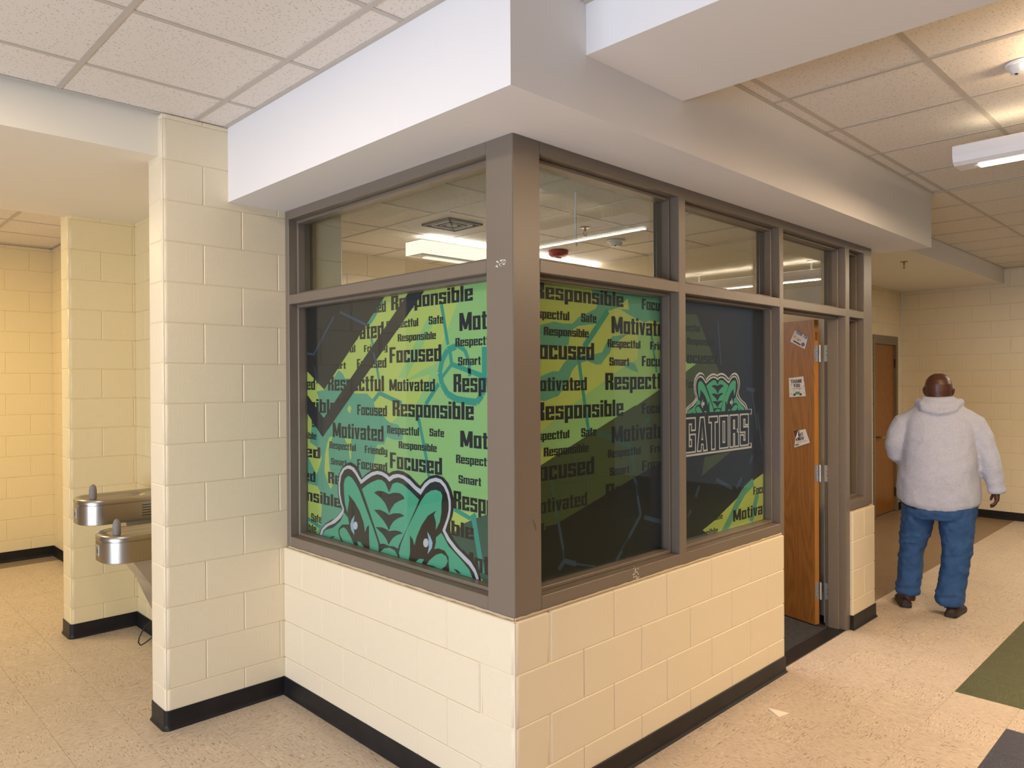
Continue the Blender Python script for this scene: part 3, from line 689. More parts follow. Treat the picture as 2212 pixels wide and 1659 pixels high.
# ---- emblem (angular reptile head), drawn once in the frame of the left blind
EM = [
 (PBLK, 12, [(35, 1010), (60, 955), (80, 890), (140, 820), (200, 780), (260, 750), (320, 690), (345, 640), (318, 560), (298, 450), (293, 330), (308, 200), (350, 110), (405, 62), (450, 48), (505, 72), (548, 120), (578, 190), (598, 248), (640, 205), (700, 160), (770, 130), (840, 133), (900, 162), (940, 190), (980, 163), (1050, 150), (1120, 165), (1200, 215), (1290, 310), (1330, 348), (1385, 280), (1455, 222), (1540, 205), (1620, 238), (1680, 310), (1722, 400), (1747, 500), (1752, 620), (1735, 720), (1705, 810), (1690, 870), (1740, 1000), (1830, 1125), (1905, 1190), (1990, 1270), (2050, 1370), (2080, 1450), (2095, 1540), (2105, 1640), (1700, 1640), (800, 1300)]),
 (PWHT, 13, [(45, 1010), (70, 955), (92, 890), (140, 835), (220, 790), (290, 730), (335, 675), (356, 632), (328, 560), (308, 450), (303, 320), (320, 200), (360, 125), (410, 92), (450, 90), (500, 118), (540, 180), (570, 235), (594, 270), (650, 220), (720, 175), (790, 157), (850, 168), (905, 198), (943, 234), (990, 205), (1050, 195), (1120, 213), (1200, 265), (1280, 350), (1336, 388), (1390, 310), (1450, 262), (1530, 242), (1600, 268), (1652, 330), (1692, 420), (1715, 520), (1717, 640), (1702, 740), (1672, 830), (1648, 905), (1700, 1000), (1790, 1120), (1880, 1210), (1970, 1300), (2030, 1400), (2065, 1500), (2085, 1640), (1700, 1640), (800, 1290)]),
 (PBLK, 14, [(75, 1010), (97, 960), (118, 900), (175, 850), (260, 815), (330, 750), (368, 690), (374, 632), (348, 560), (328, 450), (323, 330), (339, 218), (378, 148), (425, 128), (470, 143), (515, 195), (555, 265), (587, 324), (650, 275), (720, 225), (790, 200), (850, 213), (907, 250), (945, 294), (1000, 252), (1060, 238), (1120, 260), (1190, 320), (1270, 400), (1339, 458), (1395, 370), (1455, 310), (1520, 290), (1580, 305), (1630, 360), (1670, 450), (1690, 550), (1690, 650), (1672, 740), (1640, 830), (1612, 905), (1670, 1030), (1760, 1150), (1860, 1260), (1950, 1350), (2010, 1440), (2040, 1530), (2055, 1640), (1700, 1640), (800, 1280)]),
 (PGRN, 15, [(375, 430), (372, 330), (385, 260), (425, 220), (470, 240), (520, 310), (570, 410), (640, 600), (740, 870), (805, 1070), (815, 1230), (700, 1135), (690, 1000), (690, 838), (662, 860), (640, 930), (620, 800), (570, 660), (510, 550), (430, 450), (440, 520), (415, 680), (385, 560)]),
 (PGRN, 15, [(100, 958), (140, 900), (240, 870), (330, 790), (375, 680), (425, 745), (440, 830), (350, 832), (305, 885), (305, 950), (335, 1035), (385, 1075), (300, 1060), (100, 1000)]),
 (PGRN, 15, [(318, 940), (325, 890), (370, 865), (402, 890), (450, 970), (505, 1090), (390, 1090), (345, 1010)]),
 (PGRN, 15, [(540, 1045), (580, 1052), (625, 1115), (560, 1110)]),
 (PGRN, 15, [(600, 388), (655, 340), (720, 300), (800, 266), (850, 270), (895, 312), (942, 430), (985, 320), (1040, 300), (1110, 325), (1210, 410), (1320, 520), (1280, 620), (1180, 850), (1070, 1080), (1052, 1135), (1000, 1105), (940, 1100), (880, 1072), (830, 1075), (740, 800), (660, 560)]),
 (PBLK, 16, [(752, 432), (800, 405), (870, 415), (940, 450), (1000, 430), (1070, 435), (1120, 470), (1138, 510), (1080, 530), (1010, 570), (960, 650), (945, 700), (925, 640), (890, 560), (830, 490)]),
 (PBLK, 16, [(752, 645), (830, 645), (900, 680), (940, 710), (1000, 690), (1080, 690), (1138, 722), (1060, 750), (1000, 790), (960, 850), (940, 910), (915, 850), (870, 780), (810, 710)]),
 (PBLK, 16, [(770, 862), (850, 865), (910, 890), (940, 915), (1010, 905), (1070, 915), (1115, 942), (1040, 965), (990, 1000), (950, 1060), (935, 1090), (915, 1030), (870, 960), (820, 910)]),
 (PGRN, 15, [(830, 1175), (880, 1132), (945, 1122), (1010, 1155), (1050, 1225), (1056, 1290)]),
 (PGRN, 15, [(1600, 560), (1612, 470), (1590, 420), (1530, 395), (1470, 405), (1400, 450), (1340, 540), (1270, 680), (1170, 880), (1090, 1080), (1065, 1190), (1085, 1300), (1185, 1300), (1205, 1180), (1205, 965), (1240, 1020), (1260, 1095), (1290, 980), (1350, 840), (1430, 720), (1535, 655), (1505, 710), (1530, 800), (1530, 900), (1580, 800), (1600, 680)]),
 (PGRN, 15, [(1600, 935), (1625, 975), (1690, 1100), (1790, 1210), (1880, 1310), (1950, 1400), (1990, 1500), (2000, 1560), (1850, 1500), (1700, 1420), (1690, 1300), (1690, 1240), (1640, 1160), (1560, 1130), (1510, 1140), (1530, 1060), (1530, 995)]),
 (PGRN, 15, [(1590, 1400), (1500, 1352), (1415, 1332), (1450, 1280), (1530, 1212), (1600, 1192), (1660, 1230), (1680, 1290), (1655, 1350)]),
 (PGRN, 15, [(1275, 1300), (1320, 1262), (1382, 1268), (1350, 1325)]),
 (PBLK, 16, [(1755, 1388), (1800, 1400), (1850, 1455), (1800, 1440)]),
 (PBLK, 16, [(195, 990), (255, 975), (262, 985), (225, 1003)]),
]
def ell(cx, cy, rx, ry, sk=0): return [(cx + rx * math.cos(2 * PI * i / 20) + sk * math.sin(2 * PI * i / 20), cy + ry * math.sin(2 * PI * i / 20)) for i in range(20)]
EM += [(PSKY, 17, [(510, 715), (472, 770), (455, 830), (465, 900), (505, 965), (502, 880), (495, 800)]), (PWHT, 18, ell(520, 845, 27, 50)),
       (PSKY, 17, [(1422, 920), (1460, 980), (1490, 1060), (1480, 1130), (1425, 1205), (1442, 1120), (1440, 1020)]), (PWHT, 18, ell(1405, 1062, 33, 56))]
FE = Flat(FL.P); FE.clip = FL.clip
for mt, l, pts in EM:
    FE.poly(LP(ZF, pts), mt, l)
WORDS = (WORDM.name, DWORD.name)
for o in FL.build('print_pattern', b1, WORDS): place(o, b1)
for o in FE.build('printed_emblem', b1): place(o, b1)

# ---- right blinds
b2 = empty('window_graphic', (.65, PL, .893)); tag(b2, 'printed window panel just right of the corner post, green above and black below', 'window graphic', 'printed window graphics')
b3 = empty('window_graphic', (1.7, PL, .893)); tag(b3, 'dark printed window panel beside the open door, green reptile head over the team name', 'window graphic', 'printed window graphics')
for b, x0, x1 in ((b2, .190, 1.143), (b3, 1.238, 2.217)):
    place(MB().box(x0, x1, PL, PL + .0015, V0, V1).build('backing_sheet', SHADE_BACK, b), b)
RU0, RU1 = .190, 1.143; FR.clip = (RU0, V0, RU1, V1)
def rpoly(Z, pts, mt, l): FR.poly(RP(Z, pts), mt, l)
def rline(Z, pts, wd, mt, l): FR.line(RP(Z, pts), wd, mt, l)
FR.rect(RU0, V0, RU1, V1, YG, 0)
rpoly(ZC, [(600, 200), (1290, 240), (1290, 520), (1150, 490), (1100, 510), (960, 440), (850, 370), (760, 400), (700, 440), (660, 520), (480, 540), (400, 590), (385, 720), (90, 765), (90, 540), (250, 500), (330, 520), (420, 520), (480, 460), (640, 380), (660, 330)], TEAL, 1)
rpoly(ZC, [(800, 640), (940, 620), (800, 720), (770, 800), (720, 860), (690, 905), (640, 905), (560, 870), (470, 900), (420, 960), (380, 1060), (290, 1200), (160, 1250), (90, 1240), (90, 1030), (230, 970), (290, 970), (350, 880), (400, 830), (620, 810), (700, 790), (740, 700)], TEAL, 1)
rpoly(ZC, [(1040, 620), (1290, 560), (1290, 1200), (500, 1700), (90, 1700), (90, 1570), (400, 1300), (860, 960), (1035, 850)], LG, 1)
rpoly(ZC, [(910, 920), (960, 880), (1010, 900), (1045, 980), (980, 960)], TEAL, 2)
rpoly(ZC, [(940, 285), (955, 390), (850, 380), (880, 340)], YG, 2)
for Z, pts, wd in ((ZC, [(755, 400), (530, 740)], .030), (ZC, [(480, 860), (560, 1450), (580, 1560), (500, 1659)], .020), (ZC, [(1160, 600), (1215, 980)], .016)): rline(Z, pts, wd, LTEAL, 3)
rpoly(ZC, [(1310, 1095), (1310, 1700), (430, 1700)], OLIVE, 4)
rpoly(ZD, [(960, -100), (800, -2), (90, 452), (90, 1060), (1300, 560), (1300, -100)], OLIVE, 4)
for pts, wd in (([(1100, 0), (1020, 90)], .02), ([(620, 140), (750, 190), (920, 260), (960, 500)], .03), ([(210, 560), (260, 900)], .02)): rline(ZD, pts, wd, DTEAL, 5)
for Z, t, xl, xr, xref, yb, yt in (
    (ZC, 'Responsible', 62, 900, 800, 355, 222), (ZC, 'Focused', 1075, 1365, 1080, 385, 285), (ZC, 'Respectful', -10, 390, 380, 490, 408), (ZC, 'Safe', 503, 645, 510, 503, 422),
    (ZC, 'Responsible', 150, 572, 155, 628, 548), (ZC, 'Motivated', 790, 1340, 800, 610, 450), (ZC, 'Respectful', 752, 1060, 755, 742, 665), (ZC, 'Friendly', 1153, 1400, 1155, 765, 690),
    (ZC, 'Focused', 10, 624, 610, 865, 703), (ZC, 'Smart', 770, 955, 775, 915, 838), (ZC, 'Focused', 1075, 1365, 1080, 922, 825), (ZC, 'Motivated', 0, 555, 540, 1148, 1025),
    (ZC, 'Respectful', 730, 1350, 740, 1145, 985), (ZC, 'Responsible', 62, 900, 880, 1388, 1235), (ZC, 'Focused', 1075, 1365, 1080, 1372, 1275), (ZC, 'Respectful', -10, 390, 385, 1598, 1520),
    (ZC, 'Safe', 503, 645, 510, 1588, 1508), (ZC, 'Motivated', 790, 1340, 800, 1645, 1490), (ZD, 'Responsible', 143, 543, 150, 358, 278), (ZD, 'Respectful', 715, 1010, 720, 370, 298),
    (ZD, 'Friendly', 1095, 1340, 1100, 328, 258), (ZD, 'Focused', 5, 593, 580, 512, 358), (ZD, 'Smart', 733, 908, 740, 530, 458), (ZD, 'Focused', 1022, 1340, 1030, 488, 395),
    (ZD, 'Motivated', -5, 530, 515, 795, 675), (ZD, 'Respectful', 697, 1340, 705, 755, 605), (ZD, 'Responsible', 55, 860, 130, 1100, 955)):
    word(FR, RP, Z, t, xl, xr, xref, yb, yt, WORDM, 6)
rpoly(ZD, [(1300, 350), (1190, 405), (160, 1015), (90, 1015), (90, 1600), (1300, 1400)], PBLK, 8)
for pts, wd in (([(945, 540), (970, 600)], .016), ([(970, 600), (980, 710)], .006), ([(980, 710), (1008, 880), (900, 1085)], .018), ([(840, 1200), (790, 1290)], .020), ([(900, 1085), (845, 1170), (840, 1210)], .006), ([(1040, 900), (1200, 945)], .022), ([(270, 940), (315, 1190)], .016), ([(315, 1190), (320, 1280)], .006), ([(275, 1370), (325, 1290), (430, 1320)], .022), ([(430, 1320), (600, 1340)], .008)):
    rline(ZD, pts, wd, BLUE, 9)
for o in FR.build('print_pattern', b2, WORDS): place(o, b2)
# second right blind
FR = Flat(lambda u, v, l: (u, PL - .0005 - l * EPS, v)); RU0, RU1 = 1.238, 2.217; FR.clip = (RU0, V0, RU1, V1)
FR.rect(RU0, V0, RU1, V1, CHAR, 0)
rpoly(ZE, [(430, 60), (640, 60), (640, 1100), (560, 1150), (500, 800), (440, 400)], NAVY, 1)
rpoly(ZE, [(90, 165), (185, 172), (330, 540), (380, 600), (90, 900)], OLIVE, 2)
rpoly(ZE, [(90, 460), (185, 472), (90, 545)], LG, 3)
rpoly(ZE, [(235, 1050), (400, 1015), (215, 1170)], OLIVE, 2)
rpoly(ZE, [(620, 1135), (620, 1440), (270, 1540), (222, 1503), (300, 1440), (450, 1290), (530, 1200)], YG, 2)
for pts, wd in (([(535, 1205), (480, 1260), (440, 1330), (400, 1420), (350, 1520)], .05), ([(560, 1280), (520, 1450)], .045)): rline(ZE, pts, wd, TEAL, 3)
for pts, wd in (([(305, 1190), (405, 1245)], .022), ([(430, 1245), (465, 1180)], .022), ([(515, 1090), (530, 1040)], .022), ([(200, 1230), (178, 1300)], .022), ([(495, 630), (545, 640)], .022), ([(525, 640), (560, 880)], .014), ([(315, 200), (335, 480)], .012), ([(130, 1420), (150, 1380)], .02), ([(560, 780), (590, 1000)], .012)):
    rline(ZE, pts, wd, BLUE, 3)
for t, xl, xr, xref, yb, yt, mt in (('Respectful', 40, 205, 180, 277, 235, DWORD), ('Responsible', 125, 300, 130, 355, 312, DWORD), ('Focused', 90, 318, 130, 472, 405, DWORD), ('Focused', 115, 240, 120, 625, 575, DWORD),
    ('Focused', 535, 655, 540, 1285, 1235, WORDM), ('Motivated', 410, 672, 420, 1450, 1378, WORDM), ('Safe', 285, 345, 340, 1432, 1400, WORDM), ('Responsible', 120, 315, 305, 1528, 1485, WORDM), ('Focused', 225, 330, 230, 1045, 1025, DWORD)):
    word(FR, RP, ZE, t, xl, xr, xref, yb, yt, mt, 5)
for o in FR.build('print_pattern', b3, WORDS): place(o, b3)
# the emblem again, smaller, with the team name
a = LP(ZF, [(590, 318), (1340, 455)]); c_ = RP(ZG, [(428, 302), (822, 302)])
k = (c_[1][0] - c_[0][0]) / (a[1][0] - a[0][0]); vt = LP(ZF, [(590, 318)])[0][1]; vt2 = c_[0][1]
FE2 = Flat(lambda u, v, l: (u, PL - .0005 - (l + 6) * EPS, v))
vbar = RP(ZG, [(600, 815)])[0][1]; FE2.clip = (RU0, vbar - .01, RU1, V1)
def E2(pts): return [(c_[0][0] + (u - a[0][0]) * k, vt2 + (v - vt) * k) for u, v in LP(ZF, pts)]
sil = E2(EM[0][2]); cx = sum(p[0] for p in sil) / len(sil); cy = vbar
FE2.poly([(cx + (u - cx) * 1.035, cy + (v - cy) * 1.05) for u, v in sil], PWHT, 0)
for mt, l, pts in EM:
    FE2.poly(E2(pts), mt, l - 11)
FE2.clip = FR.clip
tb = RP(ZG, [(150, 1470)])[0]; tt = RP(ZG, [(150, 905)])[0]; tl = RP(ZG, [(62, 1470)])[0][0]; tr_ = RP(ZG, [(1145, 1350)])[0][0]; er = RP(ZG, [(1190, 1390)])[0][0]
v0 = tb[1]; hh = tt[1] - tb[1]; u0 = tl
FE2.rect(1.2, v0 - .075 * hh, er, v0 - .14 * hh, PWHT, 9)                       # white underline
FE2.rect(1.2, v0 - .06 * hh, er - .012, v0 + 1.10 * hh, PBLK, 9)
FE2.rect(1.2, v0 + 1.10 * hh, er + .004, v0 + 1.16 * hh, PBLK, 10)
FE2.rect(er - .016, v0 + 1.0 * hh, er + .012, v0 + 1.02 * hh, PWHT, 11); FE2.rect(er + .004, v0 + 1.0 * hh, er + .012, v0 + 1.18 * hh, PWHT, 11); FE2.rect(er - .03, v0 + 1.165 * hh, er + .012, v0 + 1.185 * hh, PWHT, 11)
FE2.rect(er - .002, v0 - .14 * hh, er + .010, v0 + .03 * hh, PWHT, 11); FE2.rect(er - .035, v0 + .02 * hh, er + .010, v0 + .035 * hh, PWHT, 11)
FE2.text('GATORS', u0 + .008, tr_, v0, hh, PWHT, 12, grow=.0075, gap=.16)
FE2.text('GATORS', u0 + .008, tr_, v0, hh, PBLK, 13, grow=-.0015, gap=.16)
for o in FE2.build('printed_emblem', b3): place(o, b3)

# ------------------------------------------------------------------ open oak door with hinges, and its notes
DA = math.atan2(.245, .066)                       # leaf direction in plan, hinge edge first
door = empty('door_1', (3.157, .215, 0.012), DA, 'structure')
H = 2.135
MB().box(0, .905, -.0440, 0, 0, H).build('leaf', OAK, door)
MB().box(-.001, .0015, -.0442, -.0002, .0005, H - .0005).build('edge_band', OAK_EDGE, door)
for z in (1.90, 1.06, .235):
    hg = MB().box(-.0028, -.0008, -.036, -.002, z - .115 / 2 - .0, z + .115 / 2).build('hinge', ZINC, door)
    MB().cyl((-.012, -.046, z - .060), .0075, .12).build('hinge_pin', ZINC, hg, smooth=True)
    s = MB()
    for dz in (-.04, -.012, .015, .042): s.cyl((-.0032, -.012 if dz in (-.04, .042) else -.026, z + dz), .0028, .0006, 'x', 8)
    s.build('hinge_screws', BLACK, hg)
MB().box(-.0012, -.0008, -.036, -.010, 1.99, 2.05).build('label_recess', mat('door_tag_brown', (.16, .06, .012), .5), door)
# hinge leaves on the jamb (local coordinates of the frame)
for z in (1.912, 1.072, .247):
    MB().box(3.2135, 3.216, .120, .168, z - .0575, z + .0575).build('hinge_plate', ZINC, w2)
    s = MB()
    for dz, yy in ((-.042, .137), (-.014, .150), (.014, .150), (.042, .137)): s.cyl((3.2128, yy, z + dz), .0032, .0008, 'x', 8)
    s.build('hinge_screws', BLACK, w2)

def note(label, pts, draw, name='paper_note'):
    """pts: corners in (s, z) on the door face; s from the hinge edge"""
    o = MB(); n = empty(name, (3.157, .215, 0), DA); tag(n, label, 'note', 'paper notes taped to the office door')
    sh = MB().rings([[(s, .0012, z) for s, z in pts], [(s, .0022, z) for s, z in pts]]).build('sheet', PAPER, n)
    F = Flat(lambda u, v, l: (u, .0024 + l * .0002, v)); draw(F); F.build('print', n); return n
# the face looks toward local +y; from the camera s grows to the left, so text runs from high s to low s
VIO = mat('ink_violet', (.10, .07, .22), .6); GRNI = mat('ink_green', (.10, .22, .14), .6); GOLD = mat('ink_gold', (.5, .38, .15), .6)
def note_text(F, txt, ox, oz, ang, x0, x1, z, cap, mt=INK, l=1):
    ca, sa = math.cos(ang), math.sin(ang)
    G = Flat(lambda u, v, ll: (0, 0, 0)); G.text(txt, x0, x1, z, cap, mt, l)
    G2 = Flat(lambda u, v, ll: (u, v, ll))
    G2.text(txt, x0, x1, z, cap, mt, l)
    for k2, (vs, fs, m3) in G2.d.items():
        for f in fs: F.poly([(ox - (vs[i][0] * ca - vs[i][1] * sa), oz + vs[i][0] * sa + vs[i][1] * ca) for i in f], mt, l)
def nrect(F, ox, oz, ang, x0, z0, x1, z1, mt, l=1):
    ca, sa = math.cos(ang), math.sin(ang)
    F.poly([(ox - (x * ca - z * sa), oz + x * sa + z * ca) for x, z in ((x0, z0), (x1, z0), (x1, z1), (x0, z1))], mt, l)
def n1(F):
    A = math.radians(-28); O = (.203, 2.004)
    note_text(F, 'THANK YOU', *O, A, .014, .124, .075, .022, VIO); nrect(F, *O, A, .014, .040, .034, .060, GOLD)
    nrect(F, *O, A, .045, .046, .085, .050, INK); nrect(F, *O, A, .05, .036, .07, .040, INK); nrect(F, *O, A, .025, .014, .095, .024, INK)
    ca, sa = math.cos(A), math.sin(A); F.poly([(O[0] - ((.112 + .015 * math.cos(t)) * ca - (.030 + .015 * math.sin(t)) * sa), O[1] + (.112 + .015 * math.cos(t)) * sa + (.030 + .015 * math.sin(t)) * ca) for t in [i * PI / 6 for i in range(12)]], VIO, 1)
note('small tilted white note, topmost on the open door, reading thank you in violet', [(.203, 2.004), (.075, 1.945), (.047, 2.032), (.158, 2.085)], n1)
def n2(F):
    A = math.radians(4); O = (.209, 1.602)
    note_text(F, 'THANK', *O, A, .020, .118, .098, .026); note_text(F, 'YOU', *O, A, .040, .098, .068, .024); nrect(F, *O, A, .022, .058, .118, .060, INK)
    for x, z in ((.01, .12), (.128, .11), (.02, .085), (.125, .07), (.015, .02), (.125, .02), (.04, .045), (.09, .05)): nrect(F, *O, A, x, z, x + .005, z + .006, INK)
    nrect(F, *O, A, .035, .008, .055, .024, INK); nrect(F, *O, A, .088, .008, .108, .024, INK); nrect(F, *O, A, .052, .015, .092, .036, GRNI)
note('white note with black dots, middle of three on the open door, thank you in black', [(.209, 1.602), (.068, 1.612), (.088, 1.752), (.216, 1.740)], n2)
def n3(F):
    A = math.radians(14); O = (.169, 1.240)
    note_text(F, 'YOU', *O, A, .022, .07, .095, .022); note_text(F, 'SHUT', *O, A, .028, .100, .070, .023); note_text(F, 'KNOW', *O, A, .030, .100, .042, .022)
    nrect(F, *O, A, .03, .030, .12, .032, INK); nrect(F, *O, A, .012, .010, .045, .022, GRNI)
n3o = note('white note with its upper left corner folded down, lowest on the open door', [(.169, 1.240), (.035, 1.285), (.073, 1.379), (.135, 1.366), (.160, 1.30)], n3)
MB().rings([[(.135, .0025, 1.366), (.160, .0025, 1.300), (.128, .010, 1.318)], [(.135, .0032, 1.366), (.160, .0032, 1.300), (.128, .011, 1.318)]]).build('folded_corner', PAPER, n3o)

# ------------------------------------------------------------------ far door
d2 = empty('door_2', (0, 0, 0), 0, 'structure')
MB().box(7.66, 8.40, 1.415, 1.46, .012, 2.17).build('leaf', OAK, d2)
fr = MB(); fr.box(8.40, 8.46, 1.385, 1.55, 0, 2.28, .003); fr.box(7.60, 7.66, 1.385, 1.55, 0, 2.28, .003); fr.box(7.66, 8.40, 1.3855, 1.549, 2.17, 2.28, .003)
fr.build('door_frame', FRAME, d2)
for z in (1.93, 1.08, .25): MB().cyl((8.395, 1.405, z - .055), .008, .11, n=10).build('hinge', BLACK, d2)
hd = MB().cyl((7.74, 1.345, 1.0), .012, .07, 'y', 12).build('handle', STEEL, d2, smooth=True)
MB().box(7.73, 7.85, 1.335, 1.35, .99, 1.01, .003).build('lever', STEEL, hd)

# ------------------------------------------------------------------ drinking fountains
def fountain(dy, dz, label):
    root = empty('drinking_fountain', (-.19, 2.87 + dy, .88 + dz)); tag(root, label, 'drinking fountain', 'pair of steel drinking fountains')
    # local: x to the wall (0) from -0.54, y 0..0.32, z 0..0.155
    Lx, Wy, R = .54, .32, .13
    def plan(i=0.0, r=R):
        r = max(r - i, .02); p = [(0, i)]
        for k in range(13): a = -PI / 2 - k / 12 * PI / 2; p.append((-Lx + i + r + r * math.cos(a), i + r + r * math.sin(a)))
        for k in range(13): a = PI - k / 12 * PI / 2; p.append((-Lx + i + r + r * math.cos(a), Wy - i - r + r * math.sin(a)))
        p.append((0, Wy - i)); return p
    def rg(z, i): return [(x, y, z) for x, y in plan(i)]
    shell = MB().rings([rg(0, .006), rg(.004, 0), rg(.118, 0), rg(.120, .003), rg(.124, .003), rg(.126, -.002), rg(.143, -.002), rg(.152, .004), rg(.155, .013), rg(.1545, .028), rg(.146, .036)], cap=False)
    n = len(plan()); shell.f.append(tuple(reversed(range(n))))
    shell.build('body_shell', STEEL, root, smooth=True)
    # basin top: deck at the wall side, sunken bowl elsewhere
    nx, ny = 30, 20; v = []; f = []
    for i in range(nx + 1):
        for j in range(ny + 1):
            t = i / nx; x = -.002 - t * (Lx - .038); r = R - .034
            y0, y1 = .034, Wy - .034; xx = x + Lx - .034
            if xx < r: s = r - math.sqrt(max(r * r - (r - xx) ** 2, 0)); y0 += s; y1 -= s
            y = y0 + (y1 - y0) * j / ny
            bx = (x + .31) / .185; by = (y - Wy / 2) / .108; q = max(0, 1 - (bx ** 4 + by ** 4))
            v.append((x, y, .1475 - .030 * min(1, q * 1.8) - (0.004 * q)))
    for i in range(nx):
        for j in range(ny):
            a0 = i * (ny + 1) + j; f.append((a0, a0 + 1, a0 + ny + 2, a0 + ny + 1))
    me = bpy.data.meshes.new('basin'); me.from_pydata(v, [], f); 
    for p in me.polygons: p.use_smooth = True
    link('basin', me, STEEL, root)
    MB().cyl((-.30, .16, .1145), .020, .002, n=20).build('drain', DARKSTEEL, root)
    bb = MB().lathe((-.468, .075, .135), [(.030, 0), (.030, .006), (.022, .014), (.018, .018)], 20).build('bubbler_base', STEEL, root, smooth=True)
    MB().lathe((-.468, .075, .150), [(.019, 0), (.021, .010), (.021, .055), (.019, .072), (.0145, .084), (.008, .091), (.001, .093)], 20).build('bubbler_tip', GREYRUB, bb, smooth=True)
    pb = MB().box(-Lx - .004, -Lx + .004, .135, .19, .035, .095, .002).build('push_bar', mat('dull_steel', (.4, .37, .33), .4, metal=.7), root)
    MB().box(-Lx - .0045, -Lx - .0035, .155, .168, .05, .075).build('push_mark', DARKSTEEL, pb)
    vs = MB()
    for q in range(5): vs.box(-.215 + .0, -.03, -.0012, .002, .030 + q * .016, .035 + q * .016)
    vs.build('vent_slots', DARKSTEEL, root)
    MB().box(-.205, 0, -.0008, .001, .098, .118).build('side_label', mat('grey_plate', (.32, .3, .28), .35, metal=.6), root)
    # tapered under-housing on the wall
    ug = MB(); P_ = [(0, 0), (-.40, 0), (-.31, -.14), (-.20, -.40), (-.14, -.44), (0, -.44)] if dz < 0 else [(0, 0), (-.30, 0), (-.28, -.09), (0, -.09)]
    ug.rings([[(x, .03, z) for x, z in P_], [(x, Wy - .03, z) for x, z in P_]])
    ug.build('under_housing', mat('satin_steel_panel', (.55, .51, .44), .35, metal=.75), root)
    return root
fountain(0, 0, 'higher steel drinking fountain, set back against the recess wall')
fountain(-.45, -.15, 'lower steel drinking fountain in front, nearer the cream pier')
pts = [Vector((-.205, 2.75, .33)), Vector((-.30, 2.82, .27))] + [on(x, y, 1, 2.95) for x, y in ((327, 1342), (312, 1356), (301, 1376), (299, 1388), (304, 1394), (313, 1389), (322, 1382), (332, 1374))]
pts = [Vector((p.x, p.y, max(p.z, .006))) for p in pts] + [Vector((-.22, 3.0, .10)), Vector((-.195, 3.0, .12))]
tag(MB().tube(pts, .0042, 8).build('power_cord', BLACK, smooth=True), 'black cord looping near the floor under the drinking fountains', 'cord')

# ------------------------------------------------------------------ ceiling fittings
def pendant(loc, length, label, group, direction='y', power=60, up=20, color=NEUT, wz=.10, w_=.19, stem=True, lit=True):
    root = empty('linear_light', loc, 0 if direction == 'y' else PI / 2); tag(root, label, 'ceiling light', group)
    L = length; h = wz
    # local: runs toward -y
    prof = [(-w_ / 2 + .006, h), (-w_ / 2, h - .006), (-w_ / 2, .045), (-w_ / 2 + .012, .016), (-w_ / 2 + .035, 0), (w_ / 2 - .035, 0), (w_ / 2 - .012, .016), (w_ / 2, .045), (w_ / 2, h - .006), (w_ / 2 - .006, h)]
    MB().rings([[(x, 0, z) for x, z in prof], [(x, -L, z) for x, z in prof]]).build('housing', WHITEMETAL, root)
    MB().box(-.026, .026, -L + .1, -.1, -.010, .001, .003).build('light_strip', LED if direction == 'y' else LENSO, root)
    up_m = MB().box(-w_ / 2 + .02, w_ / 2 - .02, -L + .1, -.06, h, h + .004).build('uplight_lens', LENS, root)
    for yy in (-L * .2, -L * .8):
        MB().cyl((0, yy, h), .004, CZ - loc[2] - h, n=8).build('stem', WHITEMETAL, root)
        MB().cyl((0, yy, CZ - loc[2] - .012), .05, .012, n=20).build('canopy', WHITEMETAL, root)
    if lit:
        l = area('strip_lamp', (0, -L / 2, -.014), (0, -L / 2, -1), .05 if direction == 'y' else .05, L - .2, power, color, root)
        l2 = area('up_lamp', (0, -L / 2, h + .01), (0, -L / 2, 3), .12, L - .2, up, color, root)
        l.rotation_euler = (0, 0, 0); l2.rotation_euler = (PI, 0, 0)
    return root
pendant((2.485, -.846, 2.845), 2.4, 'white linear light with bare bright strip, hanging at the right edge', 'hall pendant lights', power=62, up=1.5, color=WARM)
pendant((1.72, -1.42, 2.80), 2.4, 'white linear light over the hall just beyond the right edge', 'hall pendant lights', power=42, up=75, color=WARM)
pendant((6.3, -.9, 2.86), 2.4, 'white linear light far down the hall, out at the right', 'hall pendant lights', power=95, up=22, color=(1, .82, .60))
pendant((-1.35, .95, 2.92), 2.4, 'white linear light above the passage at the left', 'hall pendant lights', power=20, up=8, color=NEUT) if False else None
area('passage_lamp', (-1.75, .75, 3.04), (-1.75, .75, 0), .3, 1.2, 30, (1, .80, .56))
area('corridor_lamp', (-1.9, 5.0, 3.02), (-1.9, 5.0, 0), .5, 1.2, 58, (1.0, .77, .40))
